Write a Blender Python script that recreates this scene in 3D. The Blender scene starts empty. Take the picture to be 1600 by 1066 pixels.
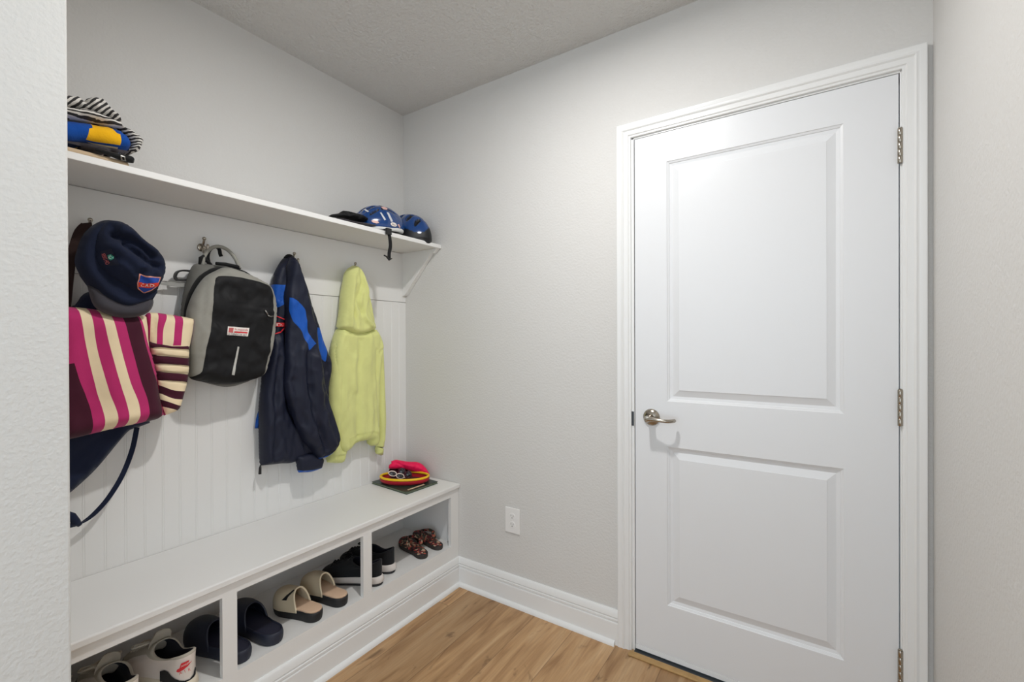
import bpy, math, random
import numpy as np
from math import sin, cos, pi, radians, sqrt, exp
from mathutils import Vector, Matrix, noise
from mathutils.bvhtree import BVHTree
from mathutils.geometry import delaunay_2d_cdt
random.seed(7)
SC = bpy.context.scene
COL = SC.collection

# ---------------------------------------------------------------- camera
FPX = 706.87; YAW, PITCH, ROLL = radians(33.490), radians(-0.189), radians(-0.200)
CAMP = Vector((1.9091, -1.7872, 1.2536))
_F = Vector((-sin(YAW)*cos(PITCH), cos(YAW)*cos(PITCH), sin(PITCH)))
_R0 = Vector((cos(YAW), sin(YAW), 0)); _U0 = _R0.cross(_F)
_R = _R0*cos(ROLL)+_U0*sin(ROLL); _U = _U0*cos(ROLL)-_R0*sin(ROLL)
cd = bpy.data.cameras.new('camera'); co = bpy.data.objects.new('camera', cd); COL.objects.link(co)
cd.sensor_width = 36; cd.lens = 36*FPX/1600; cd.clip_start = .02
M = Matrix((_R, _U, -_F)).transposed().to_4x4(); M.translation = CAMP
co.matrix_world = M
SC.camera = co
def ray(px, py): return (_F + _R*((px-800)/FPX) - _U*((py-533)/FPX))
def un(px, py, ax, c):
    d = ray(px, py); t = (c-CAMP[ax])/d[ax]; return CAMP+d*t
def unp(px, py, O, N):
    d = ray(px, py); t = (O-CAMP).dot(N)/d.dot(N); return CAMP+d*t
def cv(ox, oy, s, pts): return [(ox+x*s, oy+y*s) for x, y in pts]

# ---------------------------------------------------------------- materials
def new_mat(name):
    m = bpy.data.materials.new(name); m.use_nodes = True
    nt = m.node_tree; return m, nt, nt.nodes, nt.links, nt.nodes['Principled BSDF']
def lin(c): return tuple((v/255/12.92 if v/255 <= .04045 else ((v/255+.055)/1.055)**2.4) for v in c)+(1,)
def mat(name, rgb, rough=.6, metal=0, bump=0, bscale=200, spec=.5, sheen=0, vary=0, vscale=8, detail=2, coat=0, bdist=.001):
    m, nt, N, L, b = new_mat(name)
    c = lin(rgb)
    b.inputs['Base Color'].default_value = c
    b.inputs['Roughness'].default_value = rough; b.inputs['Metallic'].default_value = metal
    b.inputs['Specular IOR Level'].default_value = spec
    if sheen: b.inputs['Sheen Weight'].default_value = sheen
    if coat: b.inputs['Coat Weight'].default_value = coat; b.inputs['Coat Roughness'].default_value = .08
    tc = N.new('ShaderNodeTexCoord')
    if bump:
        n = N.new('ShaderNodeTexNoise'); n.inputs['Scale'].default_value = bscale; n.inputs['Detail'].default_value = detail
        L.new(tc.outputs['Object'], n.inputs['Vector'])
        bp = N.new('ShaderNodeBump'); bp.inputs['Strength'].default_value = bump; bp.inputs['Distance'].default_value = bdist
        L.new(n.outputs['Fac'], bp.inputs['Height']); L.new(bp.outputs['Normal'], b.inputs['Normal'])
    if vary:
        n = N.new('ShaderNodeTexNoise'); n.inputs['Scale'].default_value = vscale; n.inputs['Detail'].default_value = 3
        L.new(tc.outputs['Object'], n.inputs['Vector'])
        r = N.new('ShaderNodeMapRange'); r.inputs['From Min'].default_value = .3; r.inputs['From Max'].default_value = .7
        r.inputs['To Min'].default_value = 1-vary; r.inputs['To Max'].default_value = 1+vary
        L.new(n.outputs['Fac'], r.inputs['Value'])
        mx = N.new('ShaderNodeMix'); mx.data_type = 'RGBA'; mx.blend_type = 'MULTIPLY'; mx.inputs['Factor'].default_value = 1
        mx.inputs['A'].default_value = c; L.new(r.outputs['Result'], mx.inputs['B'])
        L.new(mx.outputs['Result'], b.inputs['Base Color'])
    return m
def ramp(N, stops, interp='LINEAR'):
    r = N.new('ShaderNodeValToRGB'); e = r.color_ramp; e.interpolation = interp
    while len(e.elements) > 1: e.elements.remove(e.elements[-1])
    e.elements[0].position = stops[0][0]; e.elements[0].color = lin(stops[0][1])
    for p, c in stops[1:]:
        k = e.elements.new(p); k.color = lin(c)
    return r

WALLC = (214, 212, 209)
m_wall = mat('wall_paint', WALLC, .72, bump=.8, bscale=110, detail=4, bdist=.002)
m_cap = mat('wall_paint_near', (210, 209, 206), .8, bump=1, bscale=95, detail=6, bdist=.0022)
m_ceil = mat('ceiling_paint', (214, 213, 211), .9, bump=1, bscale=85, detail=3, bdist=.009)
m_white = mat('white_paint', (232, 231, 229), .38)
m_gloss = mat('white_trim_paint', (233, 233, 232), .26)
m_door = mat('door_paint', (228, 229, 231), .34)
m_nickel = mat('satin_nickel', (172, 164, 152), .22, metal=1)
m_plate = mat('white_plastic', (236, 234, 232), .35)
m_slot = mat('dark_slot', (40, 38, 36), .6)
m_metaldark = mat('dark_metal', (70, 74, 78), .4, metal=.6)
m_thresh = mat('wood_threshold', (176, 140, 88), .5, vary=.12, vscale=30)
m_sweep = mat('door_sweep_white', (236, 237, 238), .4)

def wood_floor():
    m, nt, N, L, b = new_mat('oak_plank_floor')
    tc = N.new('ShaderNodeTexCoord')
    sp = N.new('ShaderNodeSeparateXYZ'); L.new(tc.outputs['Object'], sp.inputs[0])
    def math_(op, a, bb, clamp=False):
        n = N.new('ShaderNodeMath'); n.operation = op; n.use_clamp = clamp
        for i, v in enumerate((a, bb)):
            if v is None: continue
            if isinstance(v, (int, float)): n.inputs[i].default_value = v
            else: L.new(v, n.inputs[i])
        return n.outputs[0]
    xs = math_('DIVIDE', math_('SUBTRACT', sp.outputs['X'], .102), .19)
    col = math_('FLOOR', xs, None)
    fx = math_('FRACT', xs, None)
    wn = N.new('ShaderNodeTexWhiteNoise'); wn.noise_dimensions = '1D'; L.new(col, wn.inputs['W'])
    off = math_('MULTIPLY', wn.outputs['Value'], 1.22)
    ys = math_('DIVIDE', math_('ADD', sp.outputs['Y'], off), 1.22)
    row = math_('FLOOR', ys, None); fy = math_('FRACT', ys, None)
    cb = N.new('ShaderNodeCombineXYZ'); L.new(col, cb.inputs[0]); L.new(row, cb.inputs[1])
    w2 = N.new('ShaderNodeTexWhiteNoise'); w2.noise_dimensions = '2D'; L.new(cb.outputs[0], w2.inputs['Vector'])
    # plank local coords with offset per plank
    v = N.new('ShaderNodeVectorMath'); v.operation = 'MULTIPLY_ADD'
    L.new(w2.outputs['Color'], v.inputs[0]); v.inputs[1].default_value = (9, 9, 9); L.new(tc.outputs['Object'], v.inputs[2])
    mp = N.new('ShaderNodeMapping'); mp.inputs['Scale'].default_value = (1, .12, 1); L.new(v.outputs[0], mp.inputs['Vector'])
    n1 = N.new('ShaderNodeTexNoise'); n1.inputs['Scale'].default_value = 18; n1.inputs['Detail'].default_value = 5; n1.inputs['Distortion'].default_value = .8
    L.new(mp.outputs[0], n1.inputs['Vector'])
    mp2 = N.new('ShaderNodeMapping'); mp2.inputs['Scale'].default_value = (1, .34, 1); L.new(v.outputs[0], mp2.inputs['Vector'])
    n2 = N.new('ShaderNodeTexNoise'); n2.inputs['Scale'].default_value = 6.5; n2.inputs['Detail'].default_value = 4; n2.inputs['Distortion'].default_value = 2.6
    L.new(mp2.outputs[0], n2.inputs['Vector'])
    mp3 = N.new('ShaderNodeMapping'); mp3.inputs['Scale'].default_value = (1, .05, 1); L.new(v.outputs[0], mp3.inputs['Vector'])
    n3 = N.new('ShaderNodeTexNoise'); n3.inputs['Scale'].default_value = 150; n3.inputs['Detail'].default_value = 4
    L.new(mp3.outputs[0], n3.inputs['Vector'])
    r1 = ramp(N, [(.3, (158, 118, 78)), (.46, (190, 150, 106)), (.7, (208, 172, 130))]); L.new(n1.outputs['Fac'], r1.inputs[0])
    dk = ramp(N, [(.30, (255, 255, 255)), (.36, (140, 140, 140)), (.37, (50, 50, 50)), (.45, (30, 30, 30)), (.52, (0, 0, 0))]); L.new(n2.outputs['Fac'], dk.inputs[0])
    mx = N.new('ShaderNodeMix'); mx.data_type = 'RGBA'; L.new(r1.outputs[0], mx.inputs['A']); mx.inputs['B'].default_value = lin((120, 88, 56))
    f = math_('MULTIPLY', dk.outputs[0], .85); L.new(f, mx.inputs['Factor'])
    r3 = ramp(N, [(.3, (222, 222, 222)), (.7, (255, 255, 255))]); L.new(n3.outputs['Fac'], r3.inputs[0])
    m2 = N.new('ShaderNodeMix'); m2.data_type = 'RGBA'; m2.blend_type = 'MULTIPLY'; m2.inputs['Factor'].default_value = .7
    L.new(mx.outputs['Result'], m2.inputs['A']); L.new(r3.outputs[0], m2.inputs['B'])
    pv = N.new('ShaderNodeMapRange'); L.new(w2.outputs['Value'], pv.inputs['Value']); pv.inputs['To Min'].default_value = .80; pv.inputs['To Max'].default_value = 1.08
    m3 = N.new('ShaderNodeMix'); m3.data_type = 'RGBA'; m3.blend_type = 'MULTIPLY'; m3.inputs['Factor'].default_value = 1
    L.new(m2.outputs['Result'], m3.inputs['A']); L.new(pv.outputs[0], m3.inputs['B'])
    # seams
    sx = math_('LESS_THAN', math_('MINIMUM', fx, math_('SUBTRACT', 1, fx)), .009)
    sy = math_('LESS_THAN', math_('MINIMUM', fy, math_('SUBTRACT', 1, fy)), .0016)
    se = math_('MULTIPLY', math_('MAXIMUM', sx, sy), .45)
    m4 = N.new('ShaderNodeMix'); m4.data_type = 'RGBA'; L.new(se, m4.inputs['Factor']); L.new(m3.outputs['Result'], m4.inputs['A']); m4.inputs['B'].default_value = lin((90, 64, 42))
    L.new(m4.outputs['Result'], b.inputs['Base Color']); b.inputs['Roughness'].default_value = .45
    return m
m_floor = wood_floor()

# ---------------------------------------------------------------- object helpers
PM = {}      # world matrix of each root
HOST = {}    # world-space geometry of each mesh, for draping patches
def props(o, label=None, cat=None, group=None, kind=None):
    if label: o['label'] = label
    if cat: o['category'] = cat
    if group: o['group'] = group
    if kind: o['kind'] = kind
    return o
def thing(name, label, cat, loc=(0, 0, 0), group=None, mw=None):
    o = bpy.data.objects.new(name, None); COL.objects.link(o); o.empty_display_size = .05
    m = mw if mw is not None else Matrix.Translation(Vector(loc))
    o.matrix_world = m; PM[o.name] = m
    return props(o, label, cat, group)
def mesh(name, V, Fc, mats, parent=None, smooth=False, fm=None, bevel=0, label=None):
    me = bpy.data.meshes.new(name)
    V = [Vector(v) for v in V]
    Mi = PM[parent.name].inverted() if parent is not None else None
    me.from_pydata([tuple(Mi @ v) if Mi else tuple(v) for v in V], [], [tuple(f) for f in Fc])
    me.update()
    if not isinstance(mats, (list, tuple)): mats = [mats]
    for m in mats: me.materials.append(m)
    if fm is not None: me.polygons.foreach_set('material_index', fm)
    if smooth: me.polygons.foreach_set('use_smooth', [True]*len(me.polygons))
    o = bpy.data.objects.new(name, me); COL.objects.link(o)
    if parent is not None:
        o.parent = parent; PM[o.name] = PM[parent.name]
    else: PM[o.name] = Matrix.Identity(4)
    if bevel:
        b = o.modifiers.new('bevel', 'BEVEL'); b.width = bevel; b.segments = 2; b.limit_method = 'ANGLE'; b.angle_limit = radians(40)
    HOST[o.name] = (V, [tuple(f) for f in Fc])
    if label: o['label'] = label
    return o
class MB:
    def __init__(s): s.V = []; s.F = []; s.fm = []
    def add(s, V, Fc, m=0):
        n = len(s.V); s.V += [Vector(v) for v in V]; s.F += [tuple(i+n for i in f) for f in Fc]; s.fm += [m]*len(Fc); return s
    def box(s, a, b, m=0):
        x0, y0, z0 = a; x1, y1, z1 = b
        V = [(x0, y0, z0), (x1, y0, z0), (x1, y1, z0), (x0, y1, z0), (x0, y0, z1), (x1, y0, z1), (x1, y1, z1), (x0, y1, z1)]
        return s.add(V, [(3, 2, 1, 0), (4, 5, 6, 7), (0, 1, 5, 4), (1, 2, 6, 5), (2, 3, 7, 6), (3, 0, 4, 7)], m)
    def loft(s, rings, closed=True, cap0=True, cap1=True, m=0):
        n = len(rings[0]); V = [p for r in rings for p in r]; Fc = []
        for i in range(len(rings)-1):
            for j in range(n if closed else n-1):
                k = (j+1) % n
                Fc.append((i*n+j, i*n+k, (i+1)*n+k, (i+1)*n+j))
        if cap0: Fc.append(tuple(reversed(range(n))))
        if cap1: Fc.append(tuple(range((len(rings)-1)*n, len(rings)*n)))
        return s.add(V, Fc, m)
    def tube(s, pts, r, seg=10, m=0, caps=True):
        pts = [Vector(p) for p in pts]; n = len(pts)
        rr = r if isinstance(r, (list, tuple)) else [r]*n
        t0 = (pts[1]-pts[0]).normalized(); up = Vector((0, 0, 1)) if abs(t0.z) < .9 else Vector((1, 0, 0))
        a = t0.cross(up).normalized(); rings = []
        for i in range(n):
            t = (pts[min(i+1, n-1)]-pts[max(i-1, 0)]).normalized()
            a = (a-t*a.dot(t)).normalized(); b = t.cross(a)
            rings.append([pts[i]+(a*cos(2*pi*k/seg)+b*sin(2*pi*k/seg))*rr[i] for k in range(seg)])
        return s.loft(rings, True, caps, caps, m)
    def ribbon(s, pts, w, th, wdir, m=0):
        """flat strap of width w along wdir(s)"""
        pts = [Vector(p) for p in pts]; n = len(pts); rings = []
        for i in range(n):
            t = (pts[min(i+1, n-1)]-pts[max(i-1, 0)]).normalized()
            d = Vector(wdir[i] if isinstance(wdir, list) else wdir); d = (d-t*d.dot(t)).normalized(); nn = t.cross(d)
            W = (w[i] if isinstance(w, (list, tuple)) else w)/2; h = th/2
            rings.append([pts[i]+d*W+nn*h, pts[i]-d*W+nn*h, pts[i]-d*W-nn*h, pts[i]+d*W-nn*h])
        return s.loft(rings, True, True, True, m)
    def lathe(s, prof, O, A, seg=24, m=0):
        """prof: list of (radius, height) about axis A at O"""
        A = Vector(A).normalized(); O = Vector(O); a = A.orthogonal().normalized(); b = A.cross(a)
        rings = [[O+A*h+(a*cos(2*pi*k/seg)+b*sin(2*pi*k/seg))*max(r, 1e-5) for k in range(seg)] for r, h in prof]
        return s.loft(rings, True, True, True, m)
    def build(s, name, mats, parent=None, smooth=False, bevel=0, label=None):
        return mesh(name, s.V, s.F, mats, parent, smooth, s.fm, bevel, label)
def autosmooth(o, ang=40):
    me = o.data
    me.polygons.foreach_set('use_smooth', [True]*len(me.polygons))
    me.set_sharp_from_angle(angle=radians(ang)) if hasattr(me, 'set_sharp_from_angle') else None
    return o
def struct(o): o['kind'] = 'structure'; return o

def catmull(P, closed=True, step=.006, dims=2):
    P = [np.array(p, float) for p in P]; n = len(P); out = []
    rng = range(n) if closed else range(n-1)
    for i in rng:
        if closed: a, b, c, d = P[i-1], P[i], P[(i+1) % n], P[(i+2) % n]
        else: a, b, c, d = P[max(i-1, 0)], P[i], P[i+1], P[min(i+2, n-1)]
        k = max(1, int(np.linalg.norm(c-b)/step+.5))
        # centripetal-ish: limit tangents
        t1 = (c-a)*.5; t2 = (d-b)*.5; L = np.linalg.norm(c-b)
        for tt in (t1, t2):
            l = np.linalg.norm(tt)
            if l > L and l > 0: tt *= L/l
        if closed:
            def turn(p_, q_, r_):
                u_ = q_-p_; v_ = r_-q_; return float(u_@v_)/(np.linalg.norm(u_)*np.linalg.norm(v_)+1e-12)
            if turn(a, b, c) < .45: t1 = (c-b)*.35
            if turn(b, c, d) < .45: t2 = (c-b)*.35
        for j in range(k):
            u = j/k; h = (2*u**3-3*u**2+1)*b+(u**3-2*u**2+u)*t1+(-2*u**3+3*u**2)*c+(u**3-u**2)*t2
            out.append(h)
    if not closed: out.append(P[-1])
    return out
def spl(pts, step=.01):
    return [Vector(p) for p in catmull(pts, False, step)]
def inside(poly, Q):
    poly = np.asarray(poly); Q = np.asarray(Q); x, y = Q[:, 0], Q[:, 1]; c = np.zeros(len(Q), bool)
    x0, y0 = poly[-1]
    for x1, y1 in poly:
        cond = ((y1 > y) != (y0 > y))
        with np.errstate(divide='ignore', invalid='ignore'):
            c ^= cond & (x < (x0-x1)*(y-y1)/(y0-y1+1e-15)+x1)
        x0, y0 = x1, y1
    return c
def dist_poly(poly, Q, closed=True):
    poly = np.asarray(poly, float); Q = np.asarray(Q, float); A = poly; B = np.roll(poly, -1, 0)
    if not closed: A, B = poly[:-1], poly[1:]
    best = np.full(len(Q), 1e9)
    for a, b in zip(A, B):
        ab = b-a; l = ab@ab+1e-18; t = np.clip(((Q-a)@ab)/l, 0, 1); d = np.linalg.norm(Q-a-t[:, None]*ab, axis=1); best = np.minimum(best, d)
    return best

def sheet(name, out, mats, parent, O=(0, 0, 0), N=(1, 0, 0), front=.03, back=.02, edge=.04, res=.012, ridges=(), regions=(), wr=None, sharp=False, label=None, slope=None, curl=None):
    """Puffed cloth-like solid. out: photo outline seen on the plane through O with normal N; it becomes a closed body of real thickness.
    ridges: [(pts, width_m, amp_m)], regions: [(pts, material index)]."""
    O = Vector(O); N = Vector(N).normalized()
    Vv = (Vector((0, 0, 1))-N*N.z).normalized() if abs(N.z) < .95 else Vector((0, 1, 0)); Uu = Vv.cross(N)
    def uv(p): q = unp(p[0], p[1], O, N)-O; return (q.dot(Uu), q.dot(Vv))
    P0 = [uv(p) for p in out]
    B = P0 if sharp else catmull(P0, True, res)
    if sharp:
        BB = []
        for i in range(len(B)):
            a = np.array(B[i]); b = np.array(B[(i+1) % len(B)]); k = max(1, int(np.linalg.norm(b-a)/res))
            BB += [a+(b-a)*j/k for j in range(k)]
        B = BB
    B = np.array(B)
    mn, mx_ = B.min(0), B.max(0)
    gx = np.arange(mn[0]+res*.3, mx_[0], res); gy = np.arange(mn[1]+res*.3, mx_[1], res*.87)
    G = np.array([(x+(res*.5 if j % 2 else 0), y) for j, y in enumerate(gy) for x in gx])
    if len(G):
        G = G[inside(B, G)]
        if len(G): G = G[dist_poly(B, G) > res*.45]
    regs = [(np.array(catmull([uv(p) for p in r], True, res)) if len(r) > 4 else np.array([uv(p) for p in r]), k) for r, k in regions]
    verts = [Vector(b) for b in B]; edges = [(i, (i+1) % len(B)) for i in range(len(B))]
    for r, k in regs:
        n0 = len(verts); verts += [Vector(b) for b in r]; edges += [(n0+i, n0+(i+1) % len(r)) for i in range(len(r))]
        if len(G): G = G[dist_poly(r, G) > res*.3]
    verts += [Vector(g) for g in G]
    V2, E2, F2, _, _, _ = delaunay_2d_cdt(verts, edges, [], 0, 1e-5)
    Q = np.array([(v.x, v.y) for v in V2]); F2 = [f for f in F2 if len(f) == 3]
    C = np.array([Q[list(f)].mean(0) for f in F2]); ok = inside(B, C)
    F2 = [f for f, k in zip(F2, ok) if k]; C = C[ok]
    fm = np.zeros(len(F2), int)
    for r, k in regs: fm[inside(r, C)] = k
    d = dist_poly(B, Q); t = np.clip(d/edge, 0, 1); pr = np.sqrt(np.clip(1-(1-t)**2, 0, 1))
    add = np.zeros(len(Q))
    for pts, w, a in ridges:
        rp = np.array(catmull([uv(p) for p in pts], False, res)) if len(pts) > 2 else np.array([uv(p) for p in pts])
        add += a*np.exp(-(dist_poly(rp, Q, False)/w)**2)
    if wr:
        amp, sx, sy = wr
        def wrk(q):
            p = Vector((q[0]*sx, q[1]*sy, 3.7)); w_ = noise.noise(p*.7)*.8
            r1 = 1-2.2*abs(noise.noise(Vector((p.x*1.3+w_, p.y*1.1-w_, 1.3)))); r2 = 1-2.2*abs(noise.noise(Vector((p.x*2.9-w_, p.y*2.4+w_, 8.3))))
            return amp*(.6*noise.noise(p)+.5*r1+.25*r2-.3)
        add += np.array([wrk(q) for q in Q])
    hf = front*pr+add*np.clip(t*1.6, 0, 1); hb = back*pr
    if slope is not None: base = np.array([slope(q[0], q[1]) for q in Q])
    else: base = np.zeros(len(Q))
    used = sorted({i for f in F2 for i in f}); onb = d < 1e-5
    idx = {}; V = []
    for i in used: idx[i] = len(V); V.append(O+Uu*Q[i, 0]+Vv*Q[i, 1]+N*(hf[i]+base[i]))
    bidx = {}
    for i in used:
        if onb[i]: bidx[i] = idx[i]
        else: bidx[i] = len(V); V.append(O+Uu*Q[i, 0]+Vv*Q[i, 1]+N*(base[i]-hb[i]))
    Fc = []; FM = []
    for f, k in zip(F2, fm):
        a = Q[list(f)]; ccw = (a[1][0]-a[0][0])*(a[2][1]-a[0][1])-(a[2][0]-a[0][0])*(a[1][1]-a[0][1]) > 0
        f = f if ccw else f[::-1]
        Fc.append(tuple(idx[i] for i in f)); FM.append(int(k))
        g = tuple(bidx[i] for i in f[::-1])
        if g != tuple(idx[i] for i in f[::-1]): Fc.append(g); FM.append(int(k))
    return mesh(name, V, Fc, mats, parent, True, FM, label=label)

def tri_outline(P, res):
    """triangulate a 2-D polygon list (with holes by even-odd) at resolution res"""
    verts = []; edges = []; loops = []
    for p in P:
        q = []
        for i in range(len(p)):
            a = np.array(p[i], float); b = np.array(p[(i+1) % len(p)], float); k = max(1, int(np.linalg.norm(b-a)/res))
            q += [a+(b-a)*j/k for j in range(k)]
        n0 = len(verts); verts += [Vector(v) for v in q]; edges += [(n0+i, n0+(i+1) % len(q)) for i in range(len(q))]; loops.append(np.array(q))
    Bm = np.vstack(loops); mn, mx_ = Bm.min(0), Bm.max(0)
    G = np.array([(x, y) for x in np.arange(mn[0]+res/2, mx_[0], res) for y in np.arange(mn[1]+res/2, mx_[1], res)])
    if len(G):
        par = np.zeros(len(G), bool)
        for l in loops: par ^= inside(l, G)
        G = G[par]
        for l in loops:
            if len(G): G = G[dist_poly(l, G) > res*.35]
        verts += [Vector(g) for g in G]
    V2, _, F2, _, _, _ = delaunay_2d_cdt(verts, edges, [], 0, 1e-6)
    Q = np.array([(v.x, v.y) for v in V2]); F2 = [f for f in F2 if len(f) == 3]
    C = np.array([Q[list(f)].mean(0) for f in F2]); par = np.zeros(len(C), bool)
    for l in loops: par ^= inside(l, C)
    return Q, [f for f, k in zip(F2, par) if k]
def drape(name, Q, Fc, host, m, parent, off=.0012, label=None, fm=None):
    """lay a flat printed/sewn patch onto the host's surface; Q are photo positions"""
    hv, hf = HOST[host.name]
    tr = []
    for f in hf:
        for i in range(1, len(f)-1): tr.append((f[0], f[i], f[i+1]))
    bv = BVHTree.FromPolygons([tuple(v) for v in hv], tr)
    V = []; good = []
    for x, y in Q:
        d = ray(x, y).normalized(); h = bv.ray_cast(CAMP, d)
        if h[0] is None: V.append(CAMP+d*2); good.append(False); continue
        n = h[1] if h[1].dot(d) < 0 else -h[1]
        V.append(h[0]+n*off-d*off*.6); good.append(True)
    F2 = [f for f in Fc if all(good[i] for i in f)]
    used = sorted({i for f in F2 for i in f}); mp = {i: j for j, i in enumerate(used)}
    W = [V[i] for i in used]
    F3 = []
    for f in F2:
        g = tuple(mp[i] for i in f); n = (W[g[1]]-W[g[0]]).cross(W[g[2]]-W[g[0]])
        F3.append(g if n.dot(CAMP-W[g[0]]) > 0 else g[::-1])
    return mesh(name, W, F3, m, parent, True, label=label)
def patch(name, polys, host, m, parent, off=.0012, res=2.0, smooth=False, label=None):
    if smooth: polys = [[tuple(q) for q in catmull(p, True, res)] for p in polys]
    Q, Fc = tri_outline(polys, res)
    return drape(name, Q, Fc, host, m, parent, off, label)
def text_geo(s):
    cu = bpy.data.curves.new('t', 'FONT'); cu.body = s; cu.resolution_u = 2
    ob = bpy.data.objects.new('t', cu); COL.objects.link(ob)
    dg = bpy.context.evaluated_depsgraph_get(); dg.update()
    me = bpy.data.meshes.new_from_object(ob.evaluated_get(dg))
    V = np.array([v.co[:2] for v in me.vertices]); Fc = [tuple(p.vertices) for p in me.polygons]
    bpy.data.objects.remove(ob); bpy.data.curves.remove(cu); bpy.data.meshes.remove(me)
    V = (V-V.min(0))/(V.max(0)-V.min(0)); return V, Fc
def text_patch(name, s, quad, host, m, parent, off=.002, label=None):
    """quad: photo positions of bottom-left, bottom-right, top-right, top-left"""
    V, Fc = text_geo(s); a, b, c, d = [np.array(q, float) for q in quad]
    Q = np.array([(a*(1-u)+b*u)*(1-v)+(d*(1-u)+c*u)*v for u, v in V])
    return drape(name, Q, Fc, host, m, parent, off, label)

# ================================================================ SETTING
HC = 2.5106; XR = 2.207; YP = -1.51; XP = .62; YE = -4.6
f = MB().box((-1.6, YE, -.05), (4.4, .12, 0)).build('floor', m_floor); struct(f)
c = MB().box((-1.6, YE, HC), (4.4, .12, HC+.05)).build('ceiling', m_ceil); struct(c)
struct(MB().box((-.12, YP, 0), (0, .12, HC)).box((-.12, YE, 0), (0, YP-.125, HC)).build('wall_left', m_wall))
DX0, DX1, DT = 1.3165, 2.1325, 2.0548
w = MB(); w.box((0, 0, 0), (DX0-.012, .12, HC)); w.box((DX1+.012, 0, 0), (XR+.12, .12, HC)); w.box((DX0-.012, 0, DT+.012), (DX1+.012, .12, HC))
struct(w.build('wall_back', m_wall))
struct(MB().box((XR, -1.9, 0), (XR+.12, 0, HC)).build('wall_right', m_wall))
struct(MB().box((-.12, YP-.125, 0), (XP, YP, HC)).build('wall_front', m_cap, bevel=.004))
# beaded panelling: one board with pairs of grooves, and the flat board above it
bx = .012; pts = []
y = -1.51; prof = [(-1.51, bx)]
k = -1.353-.052*3
while k < -.002:
    for dlt in (0, .0055):
        yy = k+dlt
        if yy-.001 > -1.509 and yy+.002 < -.001: prof += [(yy-.0012, bx), (yy-.0003, bx-.0009), (yy+.0003, bx-.0009), (yy+.0012, bx)]
    k += .052
prof.append((0, bx)); prof.append((0, 0)); prof.append((-1.51, 0))
rings = [[(x, yy, z) for yy, x in prof] for z in (.515, 1.461)]
b = MB().loft(rings).build('trim_1', m_white); struct(b); b['label'] = 'white beadboard panelling behind the coats'
b = MB().box((0, -1.51, 1.463), (.0135, 0, 1.733)).build('trim_2', m_white, bevel=.0015); struct(b); b['label'] = 'flat white hook board above the beadboard'

def mitre_run(name, prof, path, outs, m, bevel=0):
    """profile (w, t): w measured along outs[i] direction, t along -Y out of the back wall"""
    rings = []
    for p, o in zip(path, outs): rings.append([Vector((p[0]+o[0]*w_, -t_, p[1]+o[1]*w_)) for w_, t_ in prof])
    o = MB().loft(rings, True, True, True).build(name, m); autosmooth(o, 25); return struct(o)
casing = [(0, 0), (0, .007), (.002, .0085), (.007, .009), (.0095, .0115), (.0105, .0125), (.019, .0125), (.026, .0135), (.0285, .0162), (.031, .0178), (.034, .0168), (.037, .0158), (.0405, .0160), (.043, .0172), (.053, .0178), (.0555, .0168), (.056, .014), (.056, 0)]
CI0, CI1, CT = 1.305, 2.137, 2.0615
o = mitre_run('trim_3', casing, [(CI0, 0), (CI0, CT), (CI1, CT), (CI1, 0)], [(-1, 0), (-1, 1), (1, 1), (1, 0)], m_gloss)
o['label'] = 'moulded white casing around the door'
j = MB(); j.box((CI0-.002, .0, 0), (DX0-.0005, .115, CT)); j.box((DX1+.0005, .0, 0), (CI1+.002, .115, CT)); j.box((CI0, .0, DT), (CI1, .115, CT+.002))
j.box((DX0-.001, .041, 0), (DX0+.012, .07, DT)); j.box((DX1-.012, .041, 0), (DX1+.001, .07, DT)); j.box((DX0, .041, DT-.012), (DX1, .07, DT+.001))
o = struct(j.build('trim_4', m_gloss, bevel=.0012)); o['label'] = 'white door jamb inside the casing'
st = MB().box((CI0-.0005, -.0025, .905), (CI0+.009, .0015, .962)).build('strike_plate', m_metaldark, o)
# baseboards
def base_prof(t=.015):
    return [(0, 0), (t, 0), (t, .088), (t-.0015, .0905), (t-.0045, .0915), (t-.0045, .0945), (t-.001, .097), (t-.001, .1035), (t-.0045, .1055), (t-.0045, .1085), (t-.0015, .112), (t-.003, .121), (t-.006, .133), (t-.0085, .1385), (t-.0105, .140), (0, .140)]
def shoe_prof(t=.015, r=.014, h=.019):
    return [(t, 0), (t+r, 0)]+[(t+r*cos(a), h*sin(a)) for a in np.linspace(.15, pi/2, 7)]
BX = .3925   # bench face
def base_back(name, prof, x0, x1, m=m_gloss):
    rings = [[Vector((x0+(w_ if mit else 0), -w_, z)) for w_, z in prof] for mit in (1,)]
    rings.append([Vector((x1, -w_, z)) for w_, z in prof]); return rings
def runs(prof, x1):
    a = [[Vector((BX+w_, -w_, z)) for w_, z in prof], [Vector((x1, -w_, z)) for w_, z in prof]]
    b = [[Vector((BX+w_, YP+.001, z)) for w_, z in prof], [Vector((BX+w_, -w_, z)) for w_, z in prof]]
    return a, b
a, bb = runs(base_prof(), 1.2488)
o = MB().loft(a).build('baseboard_back', m_gloss); struct(autosmooth(o, 30))
p = MB().loft(bb).build('baseboard_left', m_gloss); struct(autosmooth(p, 30))
a, bb = runs(shoe_prof(), 1.237)
o1 = MB().loft(a).build('shoe_moulding', m_gloss, o); autosmooth(o1, 30)
o1 = MB().loft(bb).build('shoe_moulding', m_gloss, p); autosmooth(o1, 30)
# baseboard on the right wall
pr = base_prof(); o = MB().loft([[Vector((XR-w_, -.019, z)) for w_, z in pr], [Vector((XR-w_, -1.9, z)) for w_, z in pr]]).build('baseboard_right', m_gloss); struct(o)

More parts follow.
